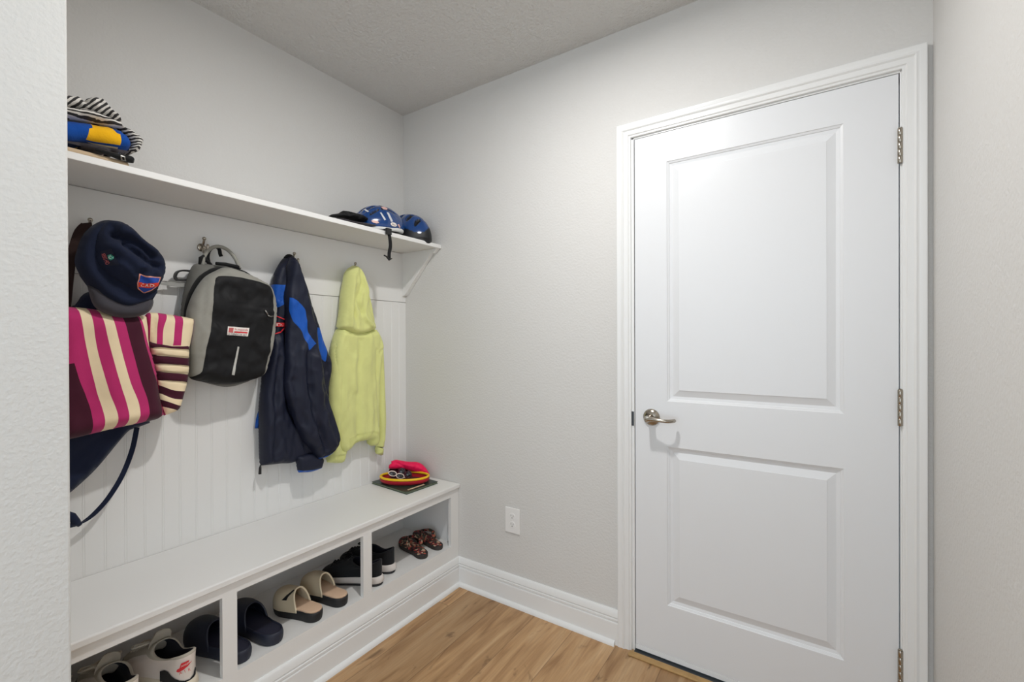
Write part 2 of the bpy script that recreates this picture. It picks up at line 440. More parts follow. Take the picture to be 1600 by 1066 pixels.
# door
door = struct(thing('door_1', 'white two panel interior door', None, (DX0, 0, 0))); 
if 'category' in door: del door['category']
X0, X1, Z0, Z1 = 1.3195, 2.1295, .0305, 2.052
PX0, PX1 = 1.444, 1.9954
pan = [(.2225, .8369), (1.0127, 1.9385)]
D = MB(); TH = .035
xs = [X0, PX0, PX1, X1]; zs = [Z0, pan[0][0], pan[0][1], pan[1][0], pan[1][1], Z1]
for yy, flip in ((0, False), (TH, True)):
    for i in range(3):
        for jz in range(5):
            if i == 1 and jz in (1, 3):
                x0, x1, z0, z1 = xs[1], xs[2], zs[jz], zs[jz+1]
                lv = [(0, 0), (.0015, .0022), (.008, .0052), (.0095, .0075), (.019, .0095), (.0205, .0095), (.044, .0022), (.0445, .0010)]
                rg = [[(x0+a_, yy+(-d_ if flip else d_), z0+a_), (x1-a_, yy+(-d_ if flip else d_), z0+a_), (x1-a_, yy+(-d_ if flip else d_), z1-a_), (x0+a_, yy+(-d_ if flip else d_), z1-a_)] for a_, d_ in lv]
                if flip: rg = [list(reversed(r)) for r in rg]
                D.loft(rg, True, False, True)
            else:
                q = [(xs[i], yy, zs[jz]), (xs[i+1], yy, zs[jz]), (xs[i+1], yy, zs[jz+1]), (xs[i], yy, zs[jz+1])]
                D.add(q, [(3, 2, 1, 0) if flip else (0, 1, 2, 3)])
D.add([(X0, 0, Z0), (X1, 0, Z0), (X1, TH, Z0), (X0, TH, Z0), (X0, 0, Z1), (X1, 0, Z1), (X1, TH, Z1), (X0, TH, Z1)], [(3, 2, 1, 0), (4, 5, 6, 7), (1, 2, 6, 5), (3, 0, 4, 7)])
D.build('door_slab', m_door, door)
MB().box((X0, -.002, .012), (X1, .03, .0295)).build('door_sweep', m_sweep, door)
hx, hz = 1.3845, .946
h = MB(); h.lathe([(.0, 0), (.0325, 0), (.033, -.003), (.031, -.007), (.022, -.012), (.014, -.015), (.0125, -.02), (.0125, -.05), (.014, -.056), (.011, -.064), (.0, -.065)], (hx, 0, hz), (0, 1, 0), 32)
hr = h.build('door_handle', m_nickel, door); autosmooth(hr, 50); hr['label'] = 'satin nickel lever door handle'
lv = spl([(hx-.004, -.054, hz), (hx+.02, -.058, hz+.001), (hx+.050, -.061, hz), (hx+.075, -.056, hz-.001), (hx+.090, -.042, hz-.001), (hx+.095, -.026, hz-.001)], .006)
n = len(lv); l = MB().tube(lv, [.0115-.0045*min(1, i/(n*.45)) for i in range(n-1)]+[.004], 12).build('lever', m_nickel, hr, True)
for z0, z1 in ((1.78, 1.885), (.989, 1.098), (.205, .312)):
    hb = MB(); hxx = 2.1325; Lz = (z1-z0)/5
    for q in range(5): hb.lathe([(0, 0), (.0062, .0), (.0068, .0008), (.0068, Lz-.0012), (.0062, Lz-.0004), (0, Lz-.0004)], (hxx, -.0065, z0+q*Lz), (0, 0, 1), 14)
    hb.lathe([(0, 0), (.005, .001), (.0055, .003), (0, .005)], (hxx, -.0065, z1-.001), (0, 0, 1), 12)
    hb.box((hxx, -.002, z0), (hxx+.005, .0004, z1))
    autosmooth(hb.build('hinge', m_nickel, door))
# threshold
o = struct(MB().box((CI0-.004, -.047, 0), (CI1+.004, -.0185, .008)).build('trim_5', m_thresh, bevel=.003)); o['label'] = 'wooden threshold strip below the door'
o = struct(MB().box((DX0, -.0185, 0), (DX1, .11, .006)).build('trim_6', m_metaldark, bevel=.001)); o['label'] = 'dark metal sill under the door'

# outlet
t = thing('wall_outlet', 'white double wall outlet above the baseboard', 'outlet', (.7285, 0, .337))
MB().box((.688, -.006, .337), (.769, 0, .456)).build('cover_plate', m_plate, t, bevel=.0025)
for zc in (.377, .416):
    g = MB(); g.lathe([(0, 0), (.0165, 0), (.0165, -.0012), (.0158, -.002), (0, -.002)], (.7285, -.0058, zc), (0, 1, 0), 28)
    r = g.build('socket', m_plate, t)
    g = MB(); g.box((.7215, -.0083, zc+.0005), (.7232, -.0076, zc+.008)); g.box((.7338, -.0083, zc+.0005), (.7355, -.0076, zc+.0072)); g.lathe([(0, 0), (.0024, 0), (.0024, -.0007), (0, -.0007)], (.7285, -.0077, zc-.006), (0, 1, 0), 10)
    g.build('slots', m_slot, r)
MB().lathe([(0, 0), (.003, 0), (.0025, -.001), (0, -.0012)], (.7285, -.006, .3965), (0, 1, 0), 12).build('screw', m_plate, t)

# ---------------------------------------------------------------- bench
bench = thing('storage_bench', 'long white built-in bench with open shoe cubbies along the left wall', 'bench', (.2, -.755, 0))
tp = MB(); tp.box((.012, YP, .4935), (.404, -.001, .5153)); tp.build('bench_top', m_white, bench, bevel=.004)
BF = BX-.018
ff = MB(); ff.box((BF, YP, .458), (BX, -.001, .4935)); ff.box((BF, YP, .0), (BX, -.001, .2075))
stiles = [(-.058, -.001), (-.5935, -.551), (-1.120, -1.077), (-1.51, -1.488)]
for a, b in stiles: ff.box((BF, a, .2075), (BX, b, .458))
ff.build('face_frame', m_white, bench)
MB().box((.012, YP, .19), (BF, -.001, .2075)).build('cubby_floor', m_white, bench)
MB().box((.012, -.019, .2075), (BF, -.001, .4935)).build('side_panel', m_white, bench)
MB().box((0.001, YP, .19), (.012, -.001, .5153)).build('back_panel', m_white, bench)

# wall shelf
sh = thing('wall_shelf', 'long white wall shelf above the coat hooks', 'shelf', (.14, -.75, 1.734))
MB().box((.0, YP, 1.734), (.2826, -.001, 1.754)).build('shelf_board', m_white, sh, bevel=.002)
P = [(.0137, 1.7338), (.272, 1.7338), (.248, 1.712), (.228, 1.712), (.045, 1.511), (.03, 1.500), (.0137, 1.495)]
MB().loft([[(x, -.026, z) for x, z in P], [(x, -.001, z) for x, z in P]]).build('end_bracket', m_white, sh, bevel=.001)

# hooks
def hook(y, label):
    z = 1.60
    t = thing('coat_hook', label, 'hook', (.0135, y, z), 'coat hooks on the white board')
    MB().lathe([(0, 0), (.015, 0), (.0155, .002), (.012, .0045), (.006, .006), (0, .006)], (.0135, y, z), (1, 0, 0), 20).build('mounting_plate', m_nickel, t, True)
    p = spl([(.017, y, z+.002), (.028, y, z+.012), (.034, y, z+.024), (.036, y, z+.030)], .004)
    MB().tube(p, .0042, 10).lathe([(0, -.007), (.005, -.005), (.007, 0), (.005, .005), (0, .007)], (.036, y, z+.031), (0, 0, 1), 12).build('upper_prong', m_nickel, t, True)
    p = spl([(.017, y, z-.002), (.030, y, z-.018), (.045, y, z-.024), (.060, y, z-.016), (.065, y, z-.002), (.064, y, z+.006)], .004)
    MB().tube(p, [.0045]*(len(p)-1)+[.0035], 10).build('lower_prong', m_nickel, t, True)
HY = [-1.335, -1.018, -.668, -.352]
hook(HY[0], 'metal coat hook behind the navy hat')
hook(HY[1], 'metal coat hook holding the black and grey backpack')
hook(HY[2], 'metal coat hook holding the navy jacket')
hook(HY[3], 'metal coat hook holding the lime hoodie')
# ================================================================ SOFT GOODS
def cloth(name, rgb, rough=.85, bump=.35, bscale=600, sheen=.1, vary=.05, spec=.25, **k):
    return mat(name, rgb, rough, 0, bump, bscale, spec, sheen, vary, 14, 3, **k)
m_navy = cloth('navy_nylon', (26, 30, 48), .5, .25, 900, .0, spec=.3)
m_blue = cloth('royal_blue_nylon', (18, 84, 178), .5, .25, 900)
m_lime = cloth('lime_fleece', (220, 222, 146), .9, .5, 500, .25)
m_limerib = cloth('lime_ribbing', (212, 214, 138), .9, .6, 300, .25)
m_mag = cloth('magenta_canvas', (186, 46, 108)); m_cream = cloth('cream_canvas', (240, 220, 184)); m_maroon = cloth('maroon_canvas', (66, 18, 38))
m_bpgrey = cloth('grey_marl_fabric', (150, 148, 140), .9, .5, 700); m_bpdark = cloth('dark_grey_fabric', (112, 111, 106), .9, .5, 700)
m_black = cloth('black_nylon', (22, 22, 24), .6, .3, 700, .0, spec=.22); m_zip = cloth('black_zip_tape', (16, 16, 18), .7)
m_hat = cloth('navy_denim', (24, 31, 52), .95, .7, 420, .03, .18); m_visor = cloth('charcoal_visor_cloth', (66, 64, 70), .85)
m_sack = cloth('dark_navy_canvas', (24, 33, 58), .8); m_brown = cloth('dark_brown_webbing', (46, 28, 26), .7)
m_red = mat('red_print', (214, 44, 52), .6); m_whiteprint = mat('white_print', (240, 232, 226), .6); m_salmon = mat('salmon_stitch', (222, 150, 132), .7)
m_shield = cloth('shield_blue_cloth', (30, 70, 160), .7); m_redband = mat('orange_red_band', (222, 62, 40), .7); m_green = mat('teal_print', (40, 140, 120), .5)
m_pinkprint = mat('faded_red_print', (196, 96, 96), .6); m_reflect = mat('grey_reflective_strip', (186, 184, 178), .4)
m_steel = mat('grey_metal', (140, 138, 134), .35, 1); m_bplastic = mat('black_plastic', (20, 20, 22), .35); m_greyplastic = mat('grey_webbing', (160, 160, 156), .6)

C2 = lambda p: cv(90, 320, .22514, p)
C3 = lambda p: cv(90, 460, .35651, p)
C4 = lambda p: cv(250, 360, .2439, p)
C5 = lambda p: cv(380, 380, .35663, p)

# navy canvas bag behind the striped tote
t = thing('canvas_bag', 'dark navy bag hanging behind the striped tote, its strap drooping below', 'bag', (.05, -1.36, 1.0))
bag = sheet('body', [(62, 500), (100, 482), (117, 477), (126, 464), (138, 456), (160, 458), (200, 480), (226, 560), (234, 640), (234, 661), (218, 667), (203, 672), (186, 690), (150, 733), (112, 768), (70, 800)], m_sack, t, (.05, 0, 0), front=.022, back=.025, edge=.03,
      ridges=[([(190, 672), (150, 715), (112, 750)], .006, .008), ([(170, 672), (130, 700), (105, 725)], .008, -.006)])
q = [un(x, y, 0, .06) for x, y in [(214, 668), (206, 705), (190, 745), (168, 780), (145, 805), (126, 818), (112, 822), (95, 815)]]
MB().ribbon(spl(q, .01), .014, .003, (.5, .8, .35)).build('strap', m_sack, t)
MB().tube([un(x, y, 0, .06) for x, y in [(104, 800), (112, 806), (118, 815), (125, 821)]], [.004, .010, .011, .006], 10).build('strap_knot', m_sack, t, True)
q = [Vector((.052, -1.335, 1.586)), Vector((.054, -1.345, 1.60))]+[un(x, y, 0, .05) for x, y in [(137, 350), (124, 362), (114, 392), (108, 430), (104, 470), (100, 500)]]
MB().ribbon(spl(q, .01), .022, .004, (.35, .93, 0)).build('shoulder_strap', m_brown, t)

# tote
t = thing('tote_bag', 'magenta, cream and maroon striped canvas tote below the navy hat', 'tote bag', (.13, -1.3, 1.0))
mats3 = [m_mag, m_cream, m_maroon]
tote = sheet('front_panel', C3([(-40, 52), (55, 55), (130, 62), (200, 72), (300, 84), (345, 90), (385, 94), (393, 150), (396, 210), (420, 290), (433, 350), (440, 430), (458, 500), (466, 525), (440, 545), (372, 562), (230, 592), (60, 634), (-40, 650)]), mats3, t, (.140, 0, 0), front=.045, back=.035, edge=.05, res=.010,
     regions=[(C3([(-60, 320), (54, 300), (76, 370), (104, 440), (128, 515), (136, 640), (-60, 680)]), 2),
              (C3([(76, 40), (80, 75), (100, 200), (150, 420), (182, 530), (183, 640), (233, 640), (235, 520), (200, 420), (150, 230), (126, 75), (124, 40)]), 1),
              (C3([(168, 40), (170, 82), (195, 200), (250, 400), (282, 510), (280, 620), (328, 620), (330, 480), (290, 380), (235, 180), (218, 100), (214, 40)]), 1),
              (C3([(262, 40), (267, 105), (290, 200), (340, 380), (372, 470), (372, 600), (436, 600), (440, 440), (400, 330), (360, 190), (337, 95), (335, 40)]), 2),
              (C3([(344, 70), (350, 110), (372, 180), (390, 235), (388, 160), (378, 70)]), 1)],
     ridges=[(C3([(180, 90), (240, 300), (270, 560)]), .05, .012), (C3([(60, 90), (100, 300), (130, 560)]), .04, -.006), (C3([(60, 600), (230, 565), (430, 520)]), .03, .01)], wr=(.006, 9, 5))
SPM = [m_cream, m_mag, m_maroon]
side = sheet('side_panel', C3([(384, 92), (402, 80), (440, 82), (500, 90), (560, 100), (598, 108), (592, 160), (578, 230), (573, 350), (556, 430), (532, 500), (500, 518), (466, 530), (450, 480), (434, 350), (398, 210)]), SPM, t, (.140, 0, 0), front=.022, back=.014, edge=.03, res=.008,
     regions=[(C3([(384, 60), (384, 140), (392, 215), (400, 215), (400, 140), (404, 60)]), 1), (C3([(440, 60), (428, 130), (424, 225), (448, 225), (452, 150), (472, 90), (474, 60)]), 1),
              (C3([(508, 60), (500, 120), (492, 225), (528, 225), (536, 140), (548, 60)]), 1), (C3([(592, 60), (590, 120), (578, 225), (620, 225), (630, 60)]), 1)],
     ridges=[(C3([(410, 95), (412, 150), (402, 205)]), .008, -.008), (C3([(500, 95), (495, 200)]), .02, .006)])
pk = sheet('side_pocket', C3([(394, 206), (450, 212), (520, 218), (577, 223), (574, 350), (557, 430), (533, 502), (500, 520), (466, 532), (446, 470), (432, 350)]), [m_cream, m_maroon, m_mag], t, (.148, 0, 0), front=.024, back=.006, edge=.03, res=.008,
     regions=[(C3([(380, 200), (590, 217), (590, 246), (380, 232)]), 1), (C3([(380, 262), (590, 280), (590, 316), (380, 300)]), 1), (C3([(400, 335), (590, 350), (590, 388), (420, 374)]), 1),
              (C3([(420, 388), (450, 402), (500, 420), (590, 425), (590, 462), (500, 456), (450, 436), (420, 420)]), 1), (C3([(430, 455), (470, 468), (520, 485), (560, 492), (560, 520), (500, 502), (430, 486)]), 1), (C3([(400, 270), (418, 300), (436, 370), (448, 470), (475, 540), (430, 540), (400, 400)]), 2)],
     ridges=[(C3([(440, 420), (480, 440), (530, 450)]), .008, -.006)])
for a, b in ((265, 335),):
    q = [un(*p, 0, .100) for p in C3([(300, 110), (275, 50), (250, 0), (215, -60)])]+[Vector((.075, -1.335, 1.585)), Vector((.058, -1.335, 1.588))]
    MB().ribbon(spl(q, .012), .032, .004, (.1, .95, .3)).build('handle', m_maroon, t)

# hat
t = thing('sun_hat', 'navy denim hat with badges and charcoal visor hanging over the tote', 'hat', (.17, -1.28, 1.45))
sheet('visor', C2([(205, 560), (225, 640), (250, 700), (300, 742), (400, 778), (500, 784), (600, 764), (652, 722), (663, 655), (600, 600), (400, 560)]), m_visor, t, (.190, 0, 0), front=.016, back=.012, edge=.02, ridges=[(C2([(300, 700), (400, 735), (500, 742), (620, 710)]), .02, .008)])
sheet('brim', C2([(118, 400), (132, 320), (170, 220), (240, 145), (330, 107), (430, 122), (520, 175), (600, 260), (680, 340), (730, 430), (700, 560), (682, 620), (655, 662), (560, 702), (470, 727), (380, 702), (290, 652), (215, 572), (150, 482)]), m_hat, t, (.180, 0, 0), front=.034, back=.035, edge=.02, res=.008,
      ridges=[(C2([(240, 180), (190, 300), (190, 420), (260, 540), (380, 640), (480, 680), (600, 660)]), .010, .008), (C2([(135, 400), (165, 480), (230, 570), (300, 640), (390, 688), (470, 710), (560, 690)]), .004, -.004)])
hc = sheet('crown', C2([(330, 112), (262, 170), (232, 240), (228, 330), (255, 420), (330, 500), (430, 565), (520, 608), (610, 628), (676, 600), (700, 560), (728, 500), (739, 440), (720, 370), (660, 300), (580, 240), (510, 170), (430, 120)]), m_hat, t, (.190, 0, 0), front=.07, back=.02, edge=.055, res=.007,
      ridges=[(C2([(350, 165), (345, 225), (430, 255), (520, 300), (600, 375)]), .009, -.030), (C2([(400, 170), (480, 210), (560, 270), (640, 330)]), .012, .018), (C2([(420, 290), (500, 350), (580, 410), (640, 440)]), .009, -.026), (C2([(300, 300), (360, 320), (450, 400), (560, 460)]), .012, .014), (C2([(255, 260), (262, 350), (330, 450), (450, 540)]), .009, -.016)], wr=(.016, 20, 20))
sh_ = patch('shield_badge', [C2([(566, 478), (618, 494), (668, 500), (716, 500), (705, 530), (690, 565), (650, 595), (598, 615), (556, 580), (552, 545), (560, 515)])], hc, m_salmon, t, .0014)
patch('badge_field', [C2([(573, 488), (618, 502), (668, 508), (704, 508), (697, 530), (683, 562), (645, 588), (600, 605), (564, 576), (560, 545), (567, 517)])], hc, m_shield, sh_, .0024)
patch('badge_band', [C2([(562, 536), (620, 546), (698, 540), (690, 562), (640, 574), (562, 568)])], hc, m_redband, sh_, .0030)
text_patch('badge_letters', 'C.A.D.', C2([(578, 565), (672, 566), (676, 550), (580, 544)]), hc, m_whiteprint, sh_, .0038)
pb = patch('label_patch', [C2([(298, 325), (375, 305), (430, 415), (352, 425)])], hc, cloth('navy_label', (26, 30, 48)), t, .0014)
patch('green_dot', [C2([(352, 352), (372, 344), (390, 356), (390, 376), (372, 386), (356, 376)])], hc, m_green, pb, .0026)
text_patch('label_letters', 'C.', C2([(362, 376), (384, 368), (378, 352), (360, 358)]), hc, m_whiteprint, pb, .0034)
text_patch('label_words', 'OH DEER', C2([(338, 416), (310, 342), (333, 334), (368, 404)]), hc, m_pinkprint, pb, .0030)

# backpack
t = thing('backpack', 'black and grey backpack with a printed label hanging from the second hook', 'backpack', (.1, -.98, 1.1))
sheet('back_panel', C4([(215, 220), (280, 214), (360, 222), (460, 240), (560, 300), (620, 420), (640, 700), (600, 940), (520, 985), (430, 1004), (350, 992), (250, 965), (190, 945), (160, 900), (140, 760), (130, 600), (137, 480), (152, 390), (178, 290)]), m_bpdark, t, (.055, 0, 0), front=.035, back=.035, edge=.03, res=.012)
sheet('zip_gusset', C4([(420, 234), (340, 240), (270, 275), (220, 330), (180, 410), (155, 500), (150, 640), (160, 800), (190, 940), (300, 975), (450, 985), (600, 950), (660, 900), (690, 600), (680, 400), (560, 270)]), m_zip, t, (.088, 0, 0), front=.02, back=.03, edge=.02, res=.012)
bpm = sheet('main_body', C4([(420, 236), (350, 262), (285, 300), (230, 370), (190, 450), (165, 540), (165, 700), (175, 850), (190, 945), (260, 966), (350, 984), (440, 988), (560, 966), (655, 926), (690, 830), (716, 720), (732, 600), (738, 500), (722, 410), (690, 350), (620, 306), (520, 262)]), [m_bpgrey, m_black], t, (.115, 0, 0), front=.05, back=.025, edge=.045, res=.009,
      regions=[(C4([(318, 328), (342, 300), (420, 300), (560, 325), (660, 358), (684, 410), (692, 470), (690, 560), (674, 700), (654, 830), (638, 882), (640, 960), (440, 1010), (330, 1000), (235, 985), (180, 945), (236, 900), (258, 750), (290, 600), (300, 450)]), 1)],
      ridges=[(C4([(285, 320), (250, 430), (225, 600), (215, 800), (210, 930)]), .007, -.007), (C4([(340, 280), (440, 268), (560, 290), (680, 345)]), .006, -.005), (C4([(322, 320), (303, 450), (293, 600), (262, 750), (240, 900)]), .004, -.005), (C4([(322, 315), (420, 296), (560, 322), (670, 354), (708, 420), (708, 560), (690, 700), (655, 880)]), .004, -.005), (C4([(330, 468), (480, 485), (690, 515)]), .004, -.005), (C4([(330, 475), (480, 494), (690, 524)]), .006, .004),
              (C4([(400, 380), (520, 440), (640, 420)]), .02, -.007), (C4([(300, 620), (330, 700), (420, 640)]), .02, .006), (C4([(620, 560), (600, 650), (640, 760)]), .02, .006), (C4([(300, 860), (450, 830), (560, 870), (640, 820)]), .02, -.006)], wr=(.012, 14, 14))
lb = patch('printed_label', [C4([(434, 616), (572, 626), (562, 680), (428, 670)])], bpm, m_whiteprint, t, .0014)
patch('label_emblem', [C4([(440, 624), (470, 626), (466, 656), (436, 654)])], bpm, m_pinkprint, lb, .0022)
text_patch('label_letters', 'la segunda', C4([(476, 642), (560, 648), (563, 632), (478, 626)]), bpm, m_pinkprint, lb, .0024)
patch('label_stripe', [C4([(474, 646), (560, 652), (558, 661), (472, 655)])], bpm, m_red, lb, .0022)
text_patch('label_words', 'LA TIENDA DE ALF', C4([(430, 669), (552, 678), (554, 666), (432, 658)]), bpm, m_zip, lb, .0026)
patch('reflective_strip', [C4([(496, 745), (508, 747), (476, 928), (459, 925)])], bpm, m_reflect, t, .0014)
zp = MB().tube([un(*p, 0, .172) for p in C4([(672, 512), (684, 528), (694, 548)])], .003, 8)
zp.tube([un(*p, 0, .172) for p in C4([(690, 545), (702, 552), (728, 550)])], .003, 8); zp.build('zip_puller', m_steel, t, True)
q = [un(*p, 0, x) for p, x in zip(C4([(272, 222), (285, 165), (322, 118), (375, 103), (432, 125), (480, 178), (510, 245)]), (.06, .062, .064, .066, .07, .08, .09))]
MB().tube(spl(q, .008), .0065, 10).build('carry_handle', m_bpgrey, t, True)
q = [un(*p, 0, .055) for p in C4([(315, 220), (305, 170), (318, 125), (350, 108), (378, 118), (385, 150), (392, 168)])]
MB().ribbon(spl(q, .008), .012, .005, (.6, .8, 0)).build('hanging_loop', m_zip, t)
MB().tube([un(*p, 0, .09) for p in C4([(358, 212), (420, 218), (500, 235), (515, 248)])], [.006, .007, .007, .004], 10).build('handle_wrap', m_zip, t, True)
MB().tube([un(*p, 0, .06) for p in C4([(252, 222), (262, 180), (278, 165), (292, 190), (330, 222)])], [.004, .008, .009, .007, .005], 8).build('strap_anchor', m_zip, t, True)
q = [un(*p, 0, .05) for p in C4([(185, 318), (110, 318), (96, 296), (112, 266), (150, 258), (195, 262)])]
MB().ribbon(spl(q, .006), .012, .006, (1, .2, 0)).build('strap_buckle', m_bplastic, t)
q = [un(*p, 0, .045) for p in C4([(170, 350), (110, 345), (55, 342), (0, 340), (-20, 342)])]
MB().ribbon(q, [.017, .017, .014, .006, .005], .004, (0, .1, 1)).build('loose_strap', m_greyplastic, t)

# navy jacket
t = thing('jacket', 'navy zip jacket with royal blue panels and red badge on the third hook', 'jacket', (.06, -.68, .9))
jm = [m_navy, m_blue, m_black]
jb = sheet('body', C5([(205, 55), (180, 62), (158, 90), (140, 130), (128, 180), (124, 240), (128, 300), (112, 420), (92, 520), (82, 620), (72, 730), (73, 860), (76, 975), (110, 972), (165, 966), (215, 962), (260, 935), (330, 930), (370, 800), (366, 640), (378, 560), (377, 515), (345, 430), (330, 380), (300, 290), (270, 200), (240, 100), (224, 70)]), jm, t, (.058, 0, 0), front=.035, back=.035, edge=.028, res=.0075,
      regions=[(C5([(120, 180), (160, 186), (188, 180), (192, 235), (165, 262), (142, 280), (115, 290)]), 1), (C5([(300, 370), (330, 380), (345, 425), (346, 470), (338, 520), (318, 500), (300, 430)]), 1)],
      ridges=[(C5([(180, 260), (184, 400), (176, 560), (180, 700), (215, 780)]), .012, -.018), (C5([(120, 440), (108, 600), (98, 800), (100, 950)]), .018, .012), (C5([(155, 420), (148, 600), (142, 780), (150, 940)]), .016, .010), (C5([(132, 500), (122, 700), (118, 930)]), .010, -.008), (C5([(175, 90), (150, 160), (140, 250)]), .008, -.010), (C5([(200, 80), (180, 150), (175, 240)]), .012, .012), (C5([(352, 400), (356, 480), (346, 560)]), .010, -.008)], wr=(.016, 16, 7))
sheet('lower_sleeve', C5([(228, 935), (300, 915), (352, 945), (340, 988), (300, 1002), (243, 1006), (236, 980)]), jm, t, (.085, 0, 0), front=.028, back=.028, edge=.03, res=.008, regions=[(C5([(220, 996), (300, 990), (350, 975), (360, 1020), (220, 1020)]), 1)])
sl = sheet('sleeve', C5([(205, 62), (222, 80), (240, 120), (268, 190), (296, 290), (314, 390), (328, 500), (346, 600), (368, 690), (395, 780), (414, 850), (404, 890), (375, 925), (335, 946), (318, 938), (290, 900), (255, 860), (225, 790), (205, 730), (178, 650), (178, 560), (182, 420), (183, 300), (178, 235), (188, 170), (190, 100)]), jm, t, (.100, 0, 0), front=.040, back=.02, edge=.028, res=.0075,
      regions=[(C5([(186, 240), (205, 248), (228, 268), (250, 300), (254, 350), (264, 400), (296, 440), (282, 452), (264, 469), (245, 425), (222, 375), (200, 345), (188, 300)]), 1), (C5([(300, 948), (340, 932), (375, 912), (402, 882), (420, 900), (380, 960), (310, 975)]), 1)],
      ridges=[(C5([(225, 100), (240, 200), (290, 330), (320, 460), (330, 600)]), .014, .010), (C5([(262, 230), (300, 360), (318, 500)]), .008, -.010), (C5([(230, 470), (235, 600), (260, 740), (310, 880)]), .016, .012), (C5([(262, 480), (270, 620), (300, 780), (345, 900)]), .012, -.012), (C5([(300, 500), (312, 650), (345, 790), (375, 880)]), .016, .012), (C5([(200, 600), (215, 680), (245, 790)]), .010, -.009), (C5([(318, 938), (360, 915), (400, 870)]), .006, -.006)], wr=(.016, 16, 7))
sheet('hanging_edge', C5([(50, 812), (56, 770), (66, 735), (78, 735), (78, 812)]), m_blue, t, (.03, 0, 0), front=.008, back=.008, edge=.01, sharp=True)
em = patch('badge_outline', [C5([(70, 335), (110, 322), (150, 319), (187, 334), (188, 365), (165, 392), (140, 400), (100, 398), (75, 375)]), C5([(75, 339), (110, 327), (150, 324), (182, 337), (183, 363), (162, 387), (140, 395), (102, 393), (80, 373)])], jb, m_red, t, .0018, res=3)
patch('badge_band', [C5([(75, 349), (187, 349), (187, 366), (75, 366)])], jb, m_red, em, .0022)
text_patch('badge_letters', 'C.A.D.', C5([(96, 363), (172, 363), (172, 352), (96, 352)]), jb, m_whiteprint, em, .0034)
MB().tube([un(*p, 0, .06) for p in C5([(76, 972), (74, 985), (73, 1012)])], [.002, .005, .006], 8).build('zip_puller', m_bplastic, t, True)
q = [un(*p, 0, x) for p, x in zip(C5([(182, 66), (196, 54), (212, 58), (224, 74)]), (.06, .07, .07, .06))]
MB().tube(spl(q, .006), .006, 8).build('hanging_loop', m_zip, t, True)

# lime hoodie
t = thing('hoodie', 'lime green hooded sweatshirt hanging from the hook nearest the corner', 'hoodie', (.05, -.35, .9))
sheet('right_sleeve', C5([(560, 395), (590, 425), (606, 470), (611, 560), (616, 680), (619, 780), (612, 870), (606, 931), (582, 924), (580, 860), (576, 740), (568, 560)]), [m_lime, m_limerib], t, (.04, 0, 0), front=.03, back=.025, edge=.025, res=.0075,
      regions=[(C5([(570, 890), (620, 898), (620, 950), (570, 950)]), 1)], ridges=[(C5([(590, 470), (597, 650), (600, 860)]), .012, .008)])
hb = sheet('body', C5([(418, 368), (452, 380), (500, 388), (572, 374), (592, 410), (602, 460), (590, 560), (586, 700), (585, 850), (575, 888), (553, 886), (547, 862), (482, 878), (455, 905), (430, 915), (400, 880), (385, 700), (386, 520), (390, 450), (402, 400)]), [m_lime, m_limerib], t, (.05, 0, 0), front=.042, back=.035, edge=.028, res=.0075,
      regions=[(C5([(440, 852), (480, 836), (545, 820), (600, 845), (600, 900), (440, 930)]), 1)],
      ridges=[(C5([(492, 430), (484, 600), (480, 840)]), .018, -.010), (C5([(530, 420), (526, 520), (538, 700), (535, 820)]), .016, .008), (C5([(560, 470), (566, 640), (572, 800)]), .010, -.008), (C5([(470, 500), (462, 560), (470, 640)]), .014, .008), (C5([(420, 392), (500, 404), (575, 386)]), .0045, -.007), (C5([(575, 480), (590, 465), (604, 462)]), .0045, -.008), (C5([(474, 842), (545, 824), (580, 848)]), .0035, -.005)], wr=(.012, 13, 5))
sheet('left_sleeve', C5([(402, 405), (430, 420), (462, 470), (474, 560), (470, 700), (458, 830), (446, 930), (434, 963), (400, 964), (366, 960), (370, 860), (372, 740), (378, 600), (384, 500), (388, 450)]), [m_lime, m_limerib], t, (.052, 0, 0), front=.028, back=.026, edge=.026, res=.0075,
      regions=[(C5([(355, 915), (400, 925), (455, 920), (455, 980), (355, 980)]), 1)],
      ridges=[(C5([(388, 468), (420, 462), (450, 475), (470, 500)]), .0045, -.008), (C5([(410, 520), (402, 700), (395, 900)]), .014, .008), (C5([(440, 540), (435, 720), (425, 900)]), .010, -.008), (C5([(366, 925), (400, 932), (446, 925)]), .0045, -.008)], wr=(.011, 14, 5))
sheet('hood', C5([(486, 98), (466, 108), (452, 128), (444, 170), (434, 230), (428, 300), (417, 372), (450, 387), (500, 398), (545, 390), (573, 376), (560, 310), (548, 250), (532, 190), (522, 140), (508, 112)]), m_lime, t, (.070, 0, 0), front=.042, back=.045, edge=.03, res=.008,
      ridges=[(C5([(470, 130), (458, 200), (450, 300), (450, 370)]), .010, .010), (C5([(492, 120), (500, 180), (482, 250), (500, 310)]), .009, -.014), (C5([(505, 150), (520, 220), (512, 320), (540, 360)]), .009, .014), (C5([(475, 200), (466, 300), (480, 370)]), .009, -.010), (C5([(530, 230), (540, 300), (556, 350)]), .008, -.008)], wr=(.012, 18, 9))

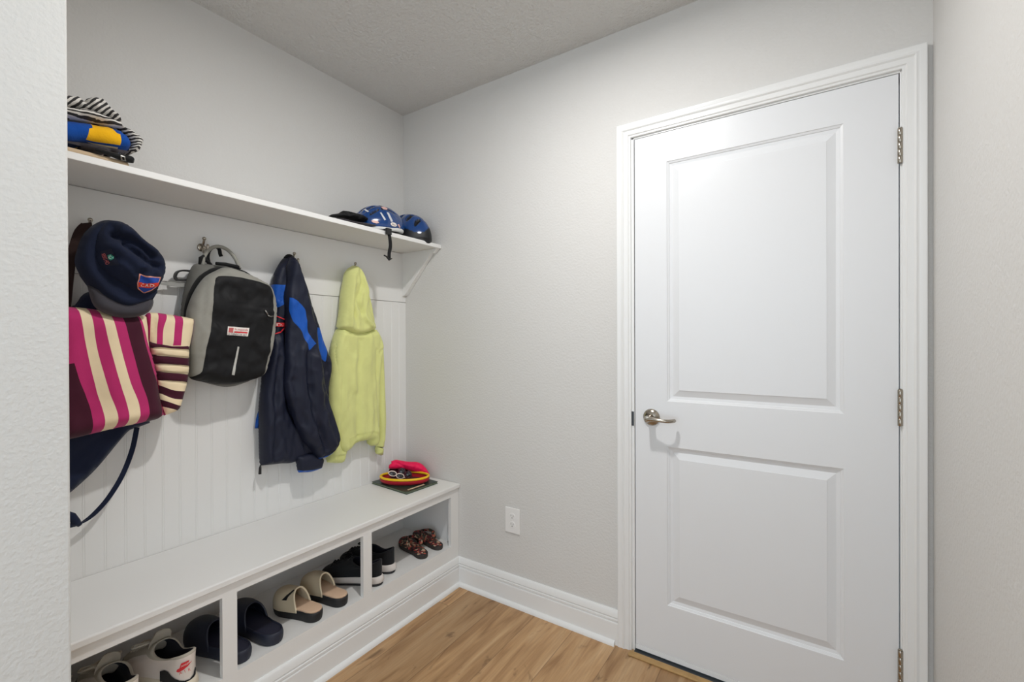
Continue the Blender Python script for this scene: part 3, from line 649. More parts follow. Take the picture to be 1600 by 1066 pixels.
# ================================================================ SHELF, LEFT PILE
def stripes_mat(name, a, b, scale, dist, rot=0):
    m, nt, N, L, bs = new_mat(name)
    tc = N.new('ShaderNodeTexCoord'); mp = N.new('ShaderNodeMapping'); mp.inputs['Rotation'].default_value = rot if isinstance(rot, tuple) else (rot, 0, 0); L.new(tc.outputs['Object'], mp.inputs['Vector'])
    wv = N.new('ShaderNodeTexWave'); wv.bands_direction = 'Z'; wv.inputs['Scale'].default_value = scale; wv.inputs['Distortion'].default_value = dist; wv.inputs['Detail'].default_value = 1; wv.inputs['Detail Scale'].default_value = 1.5
    L.new(mp.outputs[0], wv.inputs['Vector']); r = ramp(N, [(0, a), (.5, b)], 'CONSTANT'); L.new(wv.outputs['Fac'], r.inputs[0]); L.new(r.outputs[0], bs.inputs['Base Color']); bs.inputs['Roughness'].default_value = .9
    return m
C1 = lambda p: cv(90, 130, .15009, p)
m_zebra = stripes_mat('black_white_striped_cloth', (52, 50, 50), (226, 222, 216), 40, 1.1, -.12)
m_zebra2 = stripes_mat('black_white_striped_cloth_fold', (52, 50, 50), (226, 222, 216), 30, 2.0, -.9)
m_knitblue = cloth('blue_knit', (14, 74, 160), .9, 1, 260); m_knityellow = cloth('yellow_knit', (246, 186, 24), .9, 1, 260)
m_tan = cloth('tan_canvas', (196, 172, 142), .85); m_dk = cloth('charcoal_cloth', (66, 62, 66), .9)
def zclamp(o, z, root):
    for v in o.data.vertices:
        w = PM[root.name] @ v.co
        if w.z < z: w.z = z; v.co = PM[root.name].inverted() @ w
    return o
t = thing('canvas_pouch', 'flat tan canvas pouch with black buckle strap, bottom of the shelf pile', 'pouch', (.17, -1.36, 1.755))
tan = sheet('pouch_body', [(60, 205), (110, 222), (150, 236), (185, 247), (211, 256), (205, 262), (170, 256), (110, 240), (60, 225)], m_tan, t, (.262, 0, 0), N=(.93, 0, .36), front=.012, back=.012, edge=.012, res=.008)
zclamp(tan, 1.7555, t)
zclamp(MB().box((.05, -1.5, 1.7555), (.255, -1.30, 1.775)).build('pouch_base', m_tan, t, bevel=.008), 1.755, t)
sb = sheet('buckle_strap', C1([(380, 690), (440, 684), (560, 715), (700, 745), (770, 760), (802, 790), (790, 835), (740, 830), (640, 800), (520, 752), (430, 722)]), m_zip, t, (.262, 0, 0), front=.010, back=.012, edge=.008, res=.006, wr=(.004, 60, 60))
patch('buckle', [C1([(650, 752), (700, 762), (715, 810), (660, 798)]), C1([(668, 765), (690, 770), (698, 798), (674, 790)])], sb, m_steel, t, .002)
t = thing('folded_cloth', 'dark charcoal folded cloth under the blue and yellow knit', 'cloth', (.2, -1.38, 1.775))
zclamp(sheet('cloth_body', C1([(-150, 545), (130, 605), (300, 625), (520, 668), (740, 706), (735, 730), (600, 722), (380, 692), (130, 628), (-150, 590)]), m_dk, t, (.24, 0, 0), front=.016, back=.17, edge=.008, res=.008), 1.7755, t)
t = thing('knit_blanket', 'folded blue and yellow knitted blanket under the striped towel', 'blanket', (.2, -1.38, 1.79))
kb = sheet('blanket_body', C1([(-150, 380), (130, 398), (330, 428), (470, 452), (570, 474), (660, 505), (720, 560), (758, 615), (756, 670), (735, 696), (620, 690), (300, 618), (130, 606), (-150, 570)]), [m_knitblue, m_knityellow], t, (.235, 0, 0), front=.03, back=.16, edge=.03, res=.008,
     regions=[(C1([(330, 410), (332, 490), (296, 500), (288, 550), (278, 602), (400, 628), (628, 664), (632, 640), (618, 556), (580, 548), (545, 492), (505, 468), (470, 440)]), 1)], wr=(.006, 30, 20))
patch('cream_edging', [C1([(298, 606), (400, 626), (520, 646), (628, 664), (620, 688), (500, 664), (380, 636)])], kb, m_cream, t, .0015)
t = thing('striped_towel', 'black and white striped towel draped on top of the shelf pile', 'towel', (.2, -1.36, 1.86))
z1 = sheet('lower_fold', C1([(-150, 230), (130, 262), (230, 270), (360, 300), (480, 350), (600, 395), (668, 418), (680, 460), (770, 505), (850, 565), (886, 600), (872, 655), (842, 708), (784, 724), (745, 690), (768, 645), (742, 580), (700, 530), (640, 478), (560, 462), (420, 420), (280, 395), (130, 372), (-150, 340)]), m_zebra, t, (.24, 0, 0), front=.035, back=.15, edge=.02, res=.007, wr=(.012, 40, 40))
z2 = sheet('top_fold', C1([(-150, 150), (60, 140), (130, 138), (200, 150), (250, 190), (268, 210), (300, 165), (380, 148), (440, 172), (490, 215), (560, 300), (600, 325), (640, 362), (668, 400), (600, 412), (500, 380), (360, 320), (230, 285), (130, 275), (-150, 250)]), m_zebra2, t, (.225, 0, 0), front=.045, back=.13, edge=.03, res=.007, ridges=[(C1([(262, 205), (275, 250), (330, 300)]), .007, -.014), (C1([(390, 170), (420, 260), (520, 360)]), .008, -.012), (C1([(450, 210), (500, 300), (570, 370)]), .007, .010)], wr=(.012, 40, 40))

# ================================================================ HELMETS
C6 = lambda p: cv(505, 305, .1156, p)
m_hblue = mat('glossy_blue_shell', (6, 60, 122), .14, 0, 0, coat=.6, vary=.12, vscale=30); m_hdark = mat('helmet_vent_black', (16, 17, 22), .5); m_hwhite = mat('white_foam', (226, 226, 224), .6)
def helmet(label, C, ax, R, tilt, low_dark, slots, white=True):
    mw = Matrix.Translation(Vector(C)) @ Matrix.Rotation(tilt[2], 4, 'Z') @ Matrix.Rotation(tilt[0], 4, 'X') @ Matrix.Rotation(tilt[1], 4, 'Y')
    t = thing('bicycle_helmet', label, 'helmet', (C[0], C[1], 1.755), 'blue bicycle helmets on the shelf')
    nu, nv = 120, 44; V = []; fm = []; F_ = []
    def sl(u, v):   # slot mask on the unit sphere
        x, y, z = cos(v)*cos(u), cos(v)*sin(u), sin(v); m_ = 0
        for (cx, cy, wx, wy) in slots:
            for s_ in (1, -1):
                q = ((x-s_*cx)/wx)**2+((y-cy)/wy)**2
                if z > .05: m_ = max(m_, 1-q)
        return m_
    for j in range(nv+1):
        v = -.12+(pi/2+.12)*j/nv
        for i in range(nu):
            u = 2*pi*i/nu; k = sl(u, v)
            r = 1+.02*cos(6*u)*cos(v)-(.10*min(1, k*2.2) if k > 0 else 0)
            if v < 0: r *= 1-.10*(-v/.12)
            back = .16*max(0, -sin(u))**3*cos(v)**2
            V.append(mw @ Vector((ax[0]*r*cos(v)*cos(u), ax[1]*r*cos(v)*sin(u)*(1+.06*sin(v)), ax[2]*r*sin(v)-back*.12)))
    for j in range(nv):
        for i in range(nu):
            F_.append((j*nu+i, j*nu+(i+1) % nu, (j+1)*nu+(i+1) % nu, (j+1)*nu+i))
            u = 2*pi*(i+.5)/nu; v = -.12+(pi/2+.12)*(j+.5)/nv; k = sl(u, v)
            fm.append(1 if (k > .12 or v < low_dark*(.75+.35*sin(3*u))) else 0)
    F_.append(tuple(reversed(range(nu)))); fm.append(1)
    s = mesh('shell', V, F_, [m_hblue, m_hdark], t, True, fm)
    # foam rim
    rg = []
    for rr, zz in ((.97, -.02), (.985, -.10), (.95, -.17), (.86, -.17), (.84, -.06)):
        rg.append([mw @ Vector((ax[0]*rr*cos(a), ax[1]*rr*sin(a), ax[2]*zz)) for a in np.linspace(0, 2*pi, 60, endpoint=False)])
    MB().loft(rg, True, False, False).build('foam_rim', m_hwhite if white else m_hdark, t, True)
    return t, s, mw
SL1 = [(0, .3, .07, .35), (0, -.45, .07, .28), (.33, .25, .075, .36), (.33, -.48, .075, .25), (.62, .15, .07, .34), (.62, -.42, .06, .2)]
h1, s1, mw1 = helmet('glossy blue bicycle helmet with white rim and chin strap hanging over the shelf edge', (.165, -.318, 1.792), (.098, .132, .108), None, (.10, .06, -.12), -.2, SL1)
s1o = s1
for k_, pg in enumerate([[(648, 350), (690, 332), (735, 350), (758, 378), (720, 384), (675, 372)], [(780, 165), (830, 160), (868, 185), (858, 200), (815, 192)], [(1000, 400), (1020, 390), (1040, 430), (1030, 445)]]):
    patch('sticker', [cv(505, 305, .1156, pg)], s1, mat('pink_sticker', (220, 176, 168), .4) if k_ == 0 else bpy.data.materials['pink_sticker'], h1, .0015, res=1.0)
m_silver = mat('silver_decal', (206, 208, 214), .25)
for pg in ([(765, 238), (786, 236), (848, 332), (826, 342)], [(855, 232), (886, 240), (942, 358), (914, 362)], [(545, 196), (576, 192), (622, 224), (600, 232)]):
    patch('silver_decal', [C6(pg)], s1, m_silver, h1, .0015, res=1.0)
lg = patch('oval_logo', [cv(505, 305, .1156, [(908, 385), (925, 370), (955, 372), (985, 392), (992, 412), (975, 426), (940, 420), (915, 405)])], s1, m_whiteprint, h1, .0018, res=1.0, smooth=True)
text_patch('logo_letters', 'BELL', cv(505, 305, .1156, [(924, 398), (972, 418), (978, 402), (932, 384)]), s1, m_hdark, lg, .0028)
q = [un(*p, 0, x) for p, x in zip([(590, 358), (600, 358), (607, 362)], (.20, .26, .285))]
sp = [un(*p, 0, .291) for p in [(606, 358), (609, 372), (610, 385), (608, 396), (608, 404)]]
MB().ribbon([Vector((.20, sp[0].y+.01, 1.772)), Vector((.25, sp[0].y, 1.760)), Vector((.283, sp[0].y, 1.762)), Vector((.290, sp[0].y, 1.752))]+spl(sp, .01), .017, .003, (.05, 1, 0)).build('chin_strap', m_zip, h1)
a = un(607, 363, 0, .293); MB().box((a.x-.004, a.y-.016, a.z-.012), (a.x+.008, a.y+.014, a.z+.018)).build('strap_slider', m_bplastic, h1, bevel=.003)
MB().tube([un(*p, 0, .291) for p in [(600, 399), (604, 401), (608, 406), (612, 404)]], [.003, .004, .005, .003], 8).build('buckle', m_bplastic, h1, True)
h2, s2, mw2 = helmet('blue and black bicycle helmet nearest the corner on the wall shelf', (.140, -.106, 1.770), (.150, .094, .142), None, (0, .02, .05), .50, [(0, .3, .07, .35), (0, -.4, .07, .3), (.36, .25, .08, .3), (.36, -.4, .08, .28), (.68, .2, .07, .28), (.68, -.35, .07, .24)], False)

t = thing('glove', 'black padded gloves lying left of the blue helmet on the shelf', 'gloves', (.2, -.48, 1.756))
zclamp(sheet('upper_glove', C6([(78, 290), (110, 262), (180, 252), (235, 240), (265, 210), (340, 222), (420, 245), (500, 270), (560, 320), (570, 352), (540, 372), (470, 370), (380, 350), (280, 320), (180, 305), (100, 300)]), m_black, t, (.2, 0, 0), front=.04, back=.05, edge=.025, res=.006,
     ridges=[(C6([(250, 250), (340, 262), (430, 300)]), .006, -.012), (C6([(320, 300), (420, 290), (530, 345)]), .006, .010)], wr=(.014, 45, 45)), 1.757, t)
t = thing('folded_cloth', 'thin dark grey folded cloth under the black gloves on the shelf', 'cloth', (.22, -.42, 1.756))
zclamp(sheet('cloth_body', C6([(170, 308), (280, 318), (400, 352), (560, 372), (650, 390), (720, 405), (700, 425), (560, 410), (380, 375), (240, 345)]), m_dk, t, (.235, 0, 0), front=.02, back=.03, edge=.01, res=.006), 1.7555, t)

# ================================================================ BENCH TOP THINGS
m_book = mat('dark_green_cover', (34, 58, 50), .3, vary=.25, vscale=25); m_pages = mat('paper_pages', (120, 128, 104), .8)
t = thing('picture_book', 'thin dark green book under the red glasses case on the bench', 'book', (.165, -.15, .5155))
A_, B_, C_ = [un(*p, 2, .5265) for p in ((580.8, 752.8), (635.4, 769.7), (684.3, 752.4))]
A_ = Vector((max(A_.x, .022), A_.y, 0)); B_.z = C_.z = 0; D_ = A_+C_-B_
def slab(a, b, c, d, z0, z1, ins=0):
    ctr = (a+b+c+d)/4; q = [p+(ctr-p).normalized()*ins for p in (a, b, c, d)]
    return [[Vector((p.x, p.y, z)) for p in q] for z in (z0, z1)]
MB().loft(slab(A_, B_, C_, D_, .5156, .5176)).loft(slab(A_, B_, C_, D_, .5248, .5266)).build('cover', m_book, t, bevel=.0006)
MB().loft(slab(A_, B_, C_, D_, .5176, .5248, .004)).build('pages', m_pages, t)
patch('cover_print', [[(638, 766.5), (664, 757.8), (662, 756.6), (636, 765.4)]], bpy.data.objects['cover'], m_tan, t, .0006, res=3)
m_creds = cloth('red_case_shell', (168, 22, 40), .45, .2, 500); m_cpink = cloth('hot_pink_case_lid', (240, 16, 84), .5, .2, 500); m_yel = mat('yellow_zip_rim', (244, 196, 24), .5)
m_inner = cloth('dark_maroon_lining', (70, 16, 34), .9); m_lens = mat('dark_lens', (24, 22, 32), .08, coat=.5); m_frw = mat('pale_glasses_frame', (226, 206, 196), .3); m_frd = mat('plum_glasses_frame', (74, 30, 48), .25)
t = thing('glasses_case', 'open red case with yellow rim and hot pink lid on the green book', 'case', (.16, -.155, .527))
cc = Vector((.168, -.158, 0)); e1 = Vector((.86, .51, 0)).normalized(); e2 = Vector((-e1.y, e1.x, 0)); A1, A2 = .128, .080
def ell(k, z, a1=A1, a2=A2, n=64): return [cc+e1*(a1*k*cos(a))+e2*(a2*k*sin(a))*(1 if sin(a) < 0 else .9)+Vector((0, 0, z)) for a in np.linspace(0, 2*pi, n, endpoint=False)]
MB().loft([ell(.80, .5268), ell(.93, .530), ell(.99, .538), ell(1.0, .548), ell(.97, .553), ell(.93, .548), ell(.90, .538), ell(.8, .533)], True, True, True).build('tray', m_creds, t, True)
r = ell(.955, .556); MB().tube(r+[r[0], r[1]], .0062, 8, caps=False).build('zip_rim', m_yel, t, True)
MB().loft([ell(.88, .5335), ell(.88, .5345)], True, True, True).build('lining', m_inner, t)
Cc = lambda p: cv(575, 705, .07188, p)
sheet('lid', Cc([(500, 225), (600, 190), (720, 205), (860, 228), (1080, 240), (1180, 290), (1260, 370), (1340, 500), (1325, 545), (1240, 522), (1080, 470), (960, 440), (820, 405), (700, 385), (570, 392), (450, 380), (455, 310), (505, 265)]), m_cpink, t, (.125, -.115, .59), N=(.70, -.62, .34), front=.020, back=.030, edge=.03, res=.005,
      ridges=[(Cc([(500, 250), (620, 260), (760, 330)]), .006, -.009), (Cc([(620, 220), (800, 300), (1000, 330), (1250, 440)]), .012, .006)], wr=(.006, 50, 50))
sheet('lid_lining', Cc([(470, 370), (580, 385), (700, 378), (820, 398), (960, 432), (1080, 462), (1240, 515), (1150, 545), (1000, 570), (700, 585), (500, 560), (450, 460)]), m_inner, t, (.115, -.108, .578), N=(.70, -.62, .34), front=.004, back=.010, edge=.01, res=.006)
def glasses(label, c1, c2, rx, ry, m_, depth, tilt):
    N_ = Vector((.74, -.6, .3)).normalized(); O_ = Vector(depth); Vv = (Vector((0, 0, 1))-N_*N_.z).normalized(); Uu = Vv.cross(N_)
    p1, p2 = unp(*c1, O_, N_), unp(*c2, O_, N_); R_ = Matrix.Rotation(tilt, 3, N_); U2, V2 = R_ @ Uu, R_ @ Vv
    t = thing('sunglasses', label, 'sunglasses', ((p1+p2)/2)[:], 'sunglasses in the open case')
    fr = MB()
    for p in (p1, p2):
        ring = [p+U2*rx*cos(a)+V2*ry*sin(a) for a in np.linspace(0, 2*pi, 28, endpoint=False)]; fr.tube(ring+[ring[0], ring[1]], .0024, 8, caps=False)
    d = (p2-p1).normalized(); fr.tube([p1+d*rx, (p1+p2)/2+V2*.003, p2-d*rx], .0022, 8)
    fr.tube([p1-d*rx, p1-d*(rx+.006)-N_*.006, p1-d*(rx-.01)-N_*.045+V2*.012], .002, 8); fr.tube([p2+d*rx, p2+d*(rx+.006)-N_*.006, p2+d*(rx-.01)-N_*.045+V2*.012], .002, 8)
    fr.build('frame', m_, t, True)
    for p in (p1, p2):
        MB().loft([[p+N_*o_+U2*(rx-.001)*k*cos(a)+V2*(ry-.001)*k*sin(a) for a in np.linspace(0, 2*pi, 28, endpoint=False)] for k, o_ in ((1, -.001), (1, .0005), (.6, .002), (.1, .0026))]).build('lens', m_lens, t, True)
glasses('pale pink framed sunglasses in the open case, left of the plum pair', Cc([(535, 490)])[0], Cc([(700, 545)])[0], .0195, .012, m_frw, (.150, -.205, .568), -.3)
glasses('plum framed sunglasses with round dark lenses in the open case', Cc([(740, 440)])[0], Cc([(880, 505)])[0], .0150, .0150, m_frd, (.172, -.160, .570), -.3)

# ================================================================ SHOES
ZF = .2078
def lerp_tab(tab, s):
    for (a, va), (b, vb) in zip(tab, tab[1:]):
        if s <= b: u = (s-a)/(b-a+1e-12); return va+(vb-va)*u
    return tab[-1][1]
FT = [(0, 0), (.012, .27), (.035, .44), (.08, .60), (.15, .68), (.3, .70), (.45, .76), (.6, .90), (.72, 1), (.83, .96), (.91, .80), (.96, .60), (.987, .36), (1, 0)]
def outline(L, W, n=30, side=1, s1=1.0, asym=.006):
    S = [(1-cos(pi*i/n))/2 for i in range(n+1)]
    up = [(s, lerp_tab(FT, s)*W) for s in S]; pts = []
    cen = lambda s: side*asym*sin(pi*min(1, max(0, (s-.3)/.7)))
    for s, w_ in up: pts.append((s*L, w_+cen(s)))
    for s, w_ in reversed(up[1:-1]): pts.append((s*L, -w_+cen(s)))
    return pts
def frame_(heel, toe, pitch=0, z=ZF):
    h = Vector((heel[0], heel[1], z)); d = Vector((toe[0]-heel[0], toe[1]-heel[1], 0)); L = d.length; d.normalize()
    Mx = Matrix((d, Vector((-d.y, d.x, 0)), Vector((0, 0, 1)))).transposed().to_4x4(); Mx.translation = h
    return Mx @ Matrix.Rotation(-pitch, 4, 'Y'), L
def sole_rings(L, W, side, levels, spring=.0, heelup=0):
    rings = []
    for z, k, dx in levels:
        r = []
        for x, y in outline(L, W, 30, side):
            s = x/L; xx = L/2+(x-L/2)*(1+(k-1)*W*2/L)+dx*(1-s); r.append(Vector((xx, y*k, z*(1+heelup*(1-s) if z > .004 else 1)+spring*max(0, (s-.7)/.3)**2)))
        rings.append(r)
    return rings
def tf(Mx, rings): return [[Mx @ p for p in r] for r in rings]
m_wl = mat('white_shoe_leather', (226, 216, 208), .5, vary=.05); m_wm = cloth('beige_shoe_mesh', (186, 178, 164), .9, .6, 300); m_ws = mat('cream_rubber_sole', (222, 210, 190), .6)
m_bk = cloth('black_shoe_knit', (26, 27, 30), .85, .6, 350); m_bks = mat('white_foam_sole', (214, 206, 200), .6); m_bko = mat('dark_rubber', (30, 30, 32), .6)
m_lin = cloth('dark_navy_lining', (16, 16, 30), .9); m_lace = cloth('pale_laces', (222, 214, 200), .9); m_eva = mat('navy_foam_rubber', (30, 35, 52), .55, bump=.2, bscale=300)
m_eva2 = mat('navy_foam_footbed', (26, 28, 48), .7); m_must = cloth('beige_suede', (198, 182, 154), .9); m_mtrim = mat('cream_edge_binding', (236, 220, 190), .7); m_mbed = cloth('blush_footbed', (212, 180, 152), .85); m_logo = mat('black_print', (22, 22, 24), .5)
def sneaker(label, heel, toe, side, W, H, mu, mt, ms, mo, group, laces=None, high=.0, name='sneaker', stripe=None, tongue=None):
    Mx, L = frame_(heel, toe); t = thing(name, label, 'shoe', group=group, mw=Mx)
    lev = [(0, .93, 0), (.003, .98, 0), (.010, 1.0, 0)]
    MB().loft(tf(Mx, sole_rings(L, W, side, lev, .008))).build('outsole', mo, t, True)
    MB().loft(tf(Mx, sole_rings(L, W, side, [(.009, 1.0, -.002), (.014, 1.03, -.004), (.024, 1.0, -.004), (.030, .95, 0)], .006, .35))).build('midsole', ms, t, True)
    rings = []; nT = 16; base = .026
    def ring(tt, inset, z_off=0, s0off=0):
        s1 = 1-.50*tt**2.2; out = []
        for x, y in outline(L-.006, W*.96, 30, side):
            s = x/L; xs = .004+s*s1*L*(1 if s0off == 0 else 1)+0*tt
            k = 1-.22*tt; 
            # squeeze width where the ring lies over the toe
            real = xs/L; wmax = lerp_tab(FT, min(1, real))*W*.96
            yy = y*k if abs(y) < 1 else y
            front = max(0, (s-.55)/.45)
            z = base+H*(tt**.9)*(1+.0*s)+tt**3*(high*(1-s)**3*1.0+.016*s**3-.012*sin(pi*s)**2)+z_off+.010*(1-s)*.9
            c_ = Vector((xs, yy, z))
            if inset: 
                c_.y *= (1-inset/W*1.4); c_.x = (xs-.25*s1*L)*(1-inset/(s1*L*.5))+.25*s1*L+inset*.3
            out.append(c_)
        return out
    for i in range(nT+1): rings.append(ring(i/nT, 0))
    rings.append(ring(1, .003, .0025)); rings.append(ring(1, .008, .0015)); rings.append(ring(.96, .010)); rings.append(ring(.6, .011)); rings.append(ring(.2, .010)); 
    nr = len(rings); n = len(rings[0]); V = [Mx @ p for r in rings for p in r]; F_ = []; fm = []
    for i in range(nr-1):
        for j in range(n):
            k = (j+1) % n; F_.append((i*n+j, i*n+k, (i+1)*n+k, (i+1)*n+j))
            s = min(j, n-j)/(n/2); 
            if i >= nT+2: fm.append(2)
            elif i >= nT-1: fm.append(1)
            elif stripe and i < 5 and s > .62: fm.append(3)
            elif s > .72 and 2 < i < nT-1: fm.append(1)
            else: fm.append(0)
    F_.append(tuple(range((nr-1)*n, nr*n))); fm.append(2)
    up = mesh('upper', V, F_, [mu, mt, m_lin, m_bko], t, True, fm)
    # tongue
    zt = base+H; rr = []
    for u in np.linspace(0, 1, 9):
        x = L*(.60-.09*u); z = zt-.020+.022*u+(.045 if laces is m_lace else .018)*u*u; hw = W*(.42+.20*sin(pi*min(1, u*.8)))*(1 if u < .95 else .8); th = .0045 if u < .95 else .002
        nx, nz = .45+.5*u, .85-.5*u
        ring = []
        for a_ in np.linspace(0, 2*pi, 22, endpoint=False):
            yy = hw*np.sign(cos(a_))*abs(cos(a_))**.7; k_ = sin(a_)*th; bow = -.010*(yy/hw)**2
            ring.append(Mx @ Vector((x+nx*k_+bow*nx*1.6, yy, z+nz*k_+bow*nz)))
        rr.append(ring)
    tn = MB().loft(rr).build('tongue', mt, t, True)
    if laces:
        for k_ in range(5):
            u = k_/4; x = L*(.62+.20*(1-u)*1.0); z = 0
            # height of the instep at this x
            tt = max(0, min(1, ((1-x/L)/.5)))**(1/2.2); z = base+H*tt**.9+.010
            p = spl([Vector((x, -W*.55, z-.010)), Vector((x-.006, -W*.2, z+.002)), Vector((x-.010, W*.2, z+.002)), Vector((x-.004, W*.55, z-.010))], .006)
            MB().tube([Mx @ q for q in p], .0034, 6).build('lace', laces, t, True)
        for sgn in (1, -1):
            x = L*.58; z = base+H+.006
            p = spl([Vector((x, 0, z)), Vector((x-.01, sgn*.025, z+.014)), Vector((x+.02, sgn*.048, z+.004)), Vector((x+.045, sgn*.03, z-.004)), Vector((x+.01, sgn*.01, z+.004))], .006)
            MB().tube([Mx @ q for q in p], .0030, 6).build('lace', laces, t, True)
    return t, up, Mx, L
G1 = 'white sneakers in the left cubby'
t, up, Mx, L = sneaker('white sneaker with red logo and letters on its heel, beside the navy slides', (.374, -1.196), (.080, -1.256), 1, .052, .076, m_wl, m_wm, m_ws, m_bko, G1, m_lace, .008, stripe=True)
WHS = (t, up)
sneaker('white sneaker with untied laces, left of the one with the red heel logo', (.356, -1.332), (.072, -1.362), -1, .049, .070, m_wl, m_wm, m_ws, m_bko, G1, m_lace, .008, stripe=True)
sneaker('beige sneaker half hidden at the left end of the bench', (.350, -1.458), (.075, -1.464), 1, .040, .066, m_wm, m_wm, m_ws, m_bko, None, m_lace, .010)
C8 = lambda p: cv(200, 970, .09003, p)
lg = patch('heel_logo', [C8([(845, 880), (860, 845), (900, 820), (925, 740), (1060, 680), (1040, 745), (1105, 692), (1040, 780), (960, 850), (880, 895)])], up, m_red, t, .002, res=1.2)
patch('black_overlay', [C8([(560, 875), (640, 858), (700, 885), (760, 960), (820, 1010), (900, 1036), (980, 1040), (1070, 1010), (1130, 930), (1158, 800), (1172, 820), (1165, 930), (1120, 1010), (1060, 1050), (960, 1090), (700, 1120), (560, 1100)])], up, m_zip, t, .0015, res=1.5)
if lg:
    text_patch('heel_letters', 'A  I  R', C8([(900, 932), (1084, 858), (1072, 812), (888, 886)]), up, m_red, lg, .0026)
    text_patch('logo_letters', 'NIKE', C8([(925, 800), (1030, 752), (1046, 712), (940, 765)]), up, m_whiteprint, lg, .0032)

def slide(label, heel, toe, side, W, s0, mats, group, name, height, soleh, trim=None, insole=True, heelrim=0, cat='shoe'):
    Mx, L = frame_(heel, toe); t = thing(name, label, cat, group=group, mw=Mx)
    mu, msl, mbed = mats
    lv = [(0, .90, 0), (.004, .95, 0), (soleh*.45, .99, 0), (soleh*.8, 1.0, 0), (soleh, .97, 0), (soleh+heelrim, .93, 0)]
    R_ = sole_rings(L, W, side, lv, .006)
    if heelrim: R_ += sole_rings(L, W, side, [(soleh+heelrim, .86, 0), (soleh, .82, 0)], .006)
    MB().loft(tf(Mx, R_)).build('sole', msl, t, True)
    z0 = soleh+(0 if heelrim else .001)
    MB().loft(tf(Mx, sole_rings(L, W, side, [(z0-.001, .84 if heelrim else .95, 0), (z0+.004, .82 if heelrim else .93, 0), (z0+.005, .78 if heelrim else .88, 0)], .006))).build('footbed', mbed, t, True)
    ns, na = 16, 20; outer = []; inner = []
    for th, dst in ((0, outer), (.005, inner)):
        for i in range(ns+1):
            u = i/ns; s = s0+(1-s0)*(1-(1-u)**1.6)*.985; w_ = lerp_tab(FT, s)*W*1.03-th; h = (height*(1-u*.35)*min(1, sqrt(max(0, 1-(max(0, u-.45)/.56)**2.2))))-th
            w_ = max(w_, .002); h = max(h, .004-th*.5); ring = []
            cen = side*.006*sin(pi*min(1, max(0, (s-.3)/.7)))
            for a in np.linspace(0, pi, na+1):
                ring.append(Vector((s*L+.030*sin(a)*(1-u)**2, w_*np.sign(cos(a))*abs(cos(a))**.8+cen, soleh*.75+(h+soleh*.25)*sin(a)**.8)))
            dst.append(ring)
    m_ = MB(); m_.loft(tf(Mx, outer), False, False, False); m_.loft(tf(Mx, [list(reversed(r)) for r in inner]), False, False, False)
    m_.loft(tf(Mx, [inner[0], outer[0]]), False, False, False)
    up = m_.build('upper', mu, t, True)
    mid = [(a+b)/2 for a, b in zip(outer[0], inner[0])]
    if trim: MB().tube([Mx @ p for p in mid], .0032, 8).build('edge_binding', trim, t, True)
    else: MB().tube([Mx @ p for p in mid], .0034, 8).build('opening_rim', mu, t, True)
    return t, up, Mx, L
G2 = 'navy foam slides on the cubby floor'
slide('navy foam slide standing behind the bench post, next to the white sneaker', (.378, -1.040), (.095, -1.085), 1, .054, .45, (m_eva, m_eva, m_eva2), G2, 'slide_sandal', .068, .032, None, heelrim=.008)
slide('navy foam slide beside the beige mules', (.380, -.935), (.098, -.965), -1, .054, .45, (m_eva, m_eva, m_eva2), G2, 'slide_sandal', .068, .032, None, heelrim=.008)
G3 = 'beige mules on the cubby floor'
m1, u1, _, _ = slide('beige backless mule with black sole, beside the navy slides', (.382, -.781), (.160, -.815), 1, .047, .37, (m_must, m_bko, m_mbed), G3, 'mule', .066, .036, m_mtrim)
m2_, u2, _, _ = slide('beige backless mule with black sole, beside the black sneakers', (.380, -.668), (.150, -.702), -1, .047, .40, (m_must, m_bko, m_mbed), G3, 'mule', .066, .036, m_mtrim)
C9 = lambda p: cv(420, 820, .16885, p)
patch('side_logo', [C9([(120, 700), (165, 655), (235, 600), (238, 612), (180, 670), (165, 702)])], u1, m_logo, m1, .0015, res=1.5)
G4 = 'black sneakers behind the bench post'
sneaker('nearer black sneaker with white midsole, toe against the beige mule', (.378, -.484), (.110, -.590), 1, .046, .058, m_bk, m_bk, m_bks, m_bko, G4, m_black, .010)
sneaker('farther black sneaker with white midsole, beyond its black pair', (.345, -.386), (.072, -.470), -1, .046, .062, m_bk, m_bk, m_bks, m_bko, G4, m_black, .010)

def floral():
    m, nt, N, L, b = new_mat('floral_print'); tc = N.new('ShaderNodeTexCoord')
    n0 = N.new('ShaderNodeTexNoise'); n0.inputs['Scale'].default_value = 30; L.new(tc.outputs['Object'], n0.inputs['Vector'])
    v = N.new('ShaderNodeVectorMath'); v.operation = 'MULTIPLY_ADD'; L.new(n0.outputs['Color'], v.inputs[0]); v.inputs[1].default_value = (.03, .03, .03); L.new(tc.outputs['Object'], v.inputs[2])
    n = N.new('ShaderNodeTexVoronoi'); n.inputs['Scale'].default_value = 95; L.new(v.outputs[0], n.inputs['Vector'])
    sx = N.new('ShaderNodeSeparateColor'); L.new(n.outputs['Color'], sx.inputs[0])
    r = ramp(N, [(0, (34, 28, 28)), (.30, (150, 52, 44)), (.42, (52, 58, 46)), (.56, (206, 112, 84)), (.66, (120, 34, 44)), (.76, (196, 168, 142)), (.86, (84, 60, 44)), (.94, (34, 30, 34))], 'CONSTANT'); L.new(sx.outputs[0], r.inputs[0])
    L.new(r.outputs[0], b.inputs['Base Color']); b.inputs['Roughness'].default_value = .6
    return m
m_flo = floral(); m_floe = mat('dark_foam_edge', (52, 46, 42), .7)
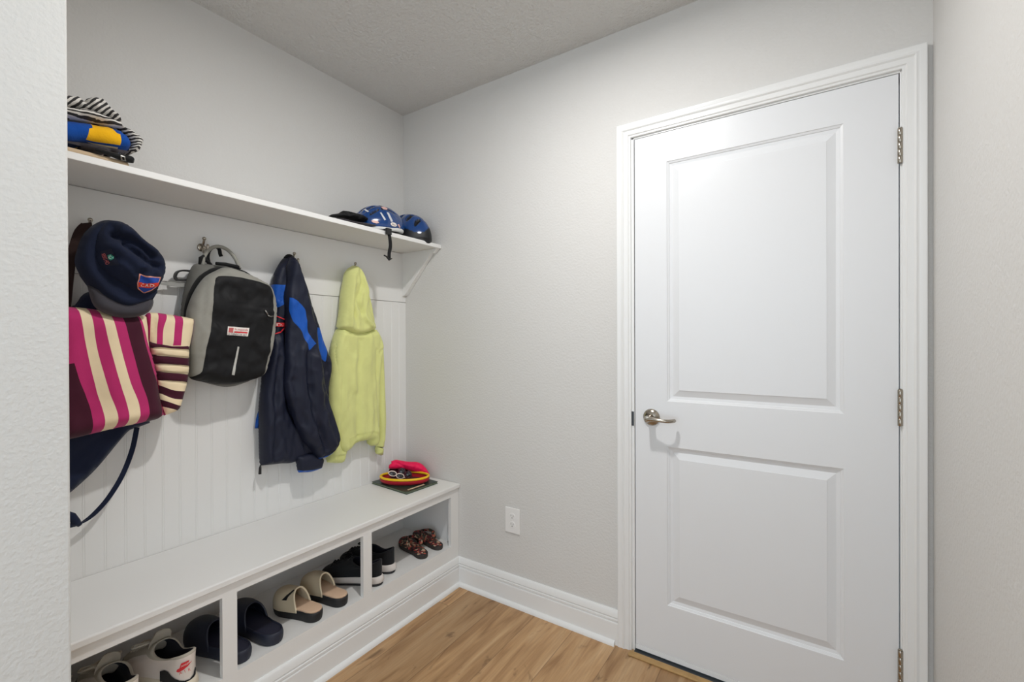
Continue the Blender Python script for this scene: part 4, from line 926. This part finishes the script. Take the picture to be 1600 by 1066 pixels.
def flipflop(label, heel, toe, side, W):
    Mx, L = frame_(heel, toe); t = thing('flip_flop', label, 'shoe', group='floral flip flops in the corner cubby', mw=Mx)
    MB().loft(tf(Mx, sole_rings(L, W, side, [(0, .93, 0), (.004, .98, 0), (.018, 1, 0), (.0195, .99, 0)], .010))).build('sole', m_floe, t, True)
    MB().loft(tf(Mx, sole_rings(L, W, side, [(.0190, .97, 0), (.0212, .96, 0), (.0218, .93, 0)], .010))).build('footbed', m_flo, t, True)
    post = Vector((L*.80, side*.006, .024+.002)); st = MB()
    for sg in (1, -1):
        e = Vector((L*.42, sg*W*.66, .022)); p = spl([e, e+Vector((L*.08, sg*.004, .030)), Vector((L*.62, sg*W*.42, .054)), Vector((L*.74, sg*W*.10, .048)), post+Vector((0, 0, .016))], .008)
        n_ = len(p); st.ribbon([Mx @ q for q in p], [.021-.011*i/(n_-1) for i in range(n_)], .004, [(Mx.to_3x3() @ Vector((.6, -sg*.5, .35+.3*(1-i/n_)))) for i in range(n_)])
    st.tube([Mx @ (post+Vector((0, 0, k))) for k in (-.003, .008, .018)], .004, 8).build('thong_strap', m_flo, t, True)
flipflop('nearer floral flip flop in the corner cubby, left of its pair', (.372, -.222), (.150, -.150), 1, .044)
flipflop('farther floral flip flop in the corner cubby, beside the bench end', (.374, -.112), (.150, -.068), -1, .040)
# LIGHTS
def lights():
    t = thing('ceiling_light', 'small round ceiling light above the floor in front of the bench', 'ceiling light', (1.29, -.86, HC-.03))
    MB().lathe([(.0, 0), (.085, 0), (.085, -.012), (.07, -.02), (.055, -.02), (.052, -.006), (0, -.006)], (1.29, -.86, HC), (0, 0, 1), 40).build('light_trim', m_plate, t, True)
    ld = bpy.data.lights.new('ceiling_lamp', 'AREA'); ld.shape = 'DISK'; ld.size = .085; ld.energy = LAMP; ld.color = (1, .99, .97)
    lo = bpy.data.objects.new('ceiling_lamp', ld); COL.objects.link(lo); lo.location = (1.29, -.86, HC-.023)
    ld.spread = radians(178)
    wd = bpy.data.worlds.new('world'); SC.world = wd; wd.use_nodes = True
    bg = wd.node_tree.nodes['Background']; bg.inputs[0].default_value = (.79, .905, 1, 1); bg.inputs[1].default_value = SKY
LAMP = 16; SKY = 2.05
lights()
SC.view_settings.view_transform = 'Standard'; SC.view_settings.look = 'None'; SC.view_settings.gamma = 1
SC.view_settings.use_curve_mapping = False; SC.view_settings.exposure = .13
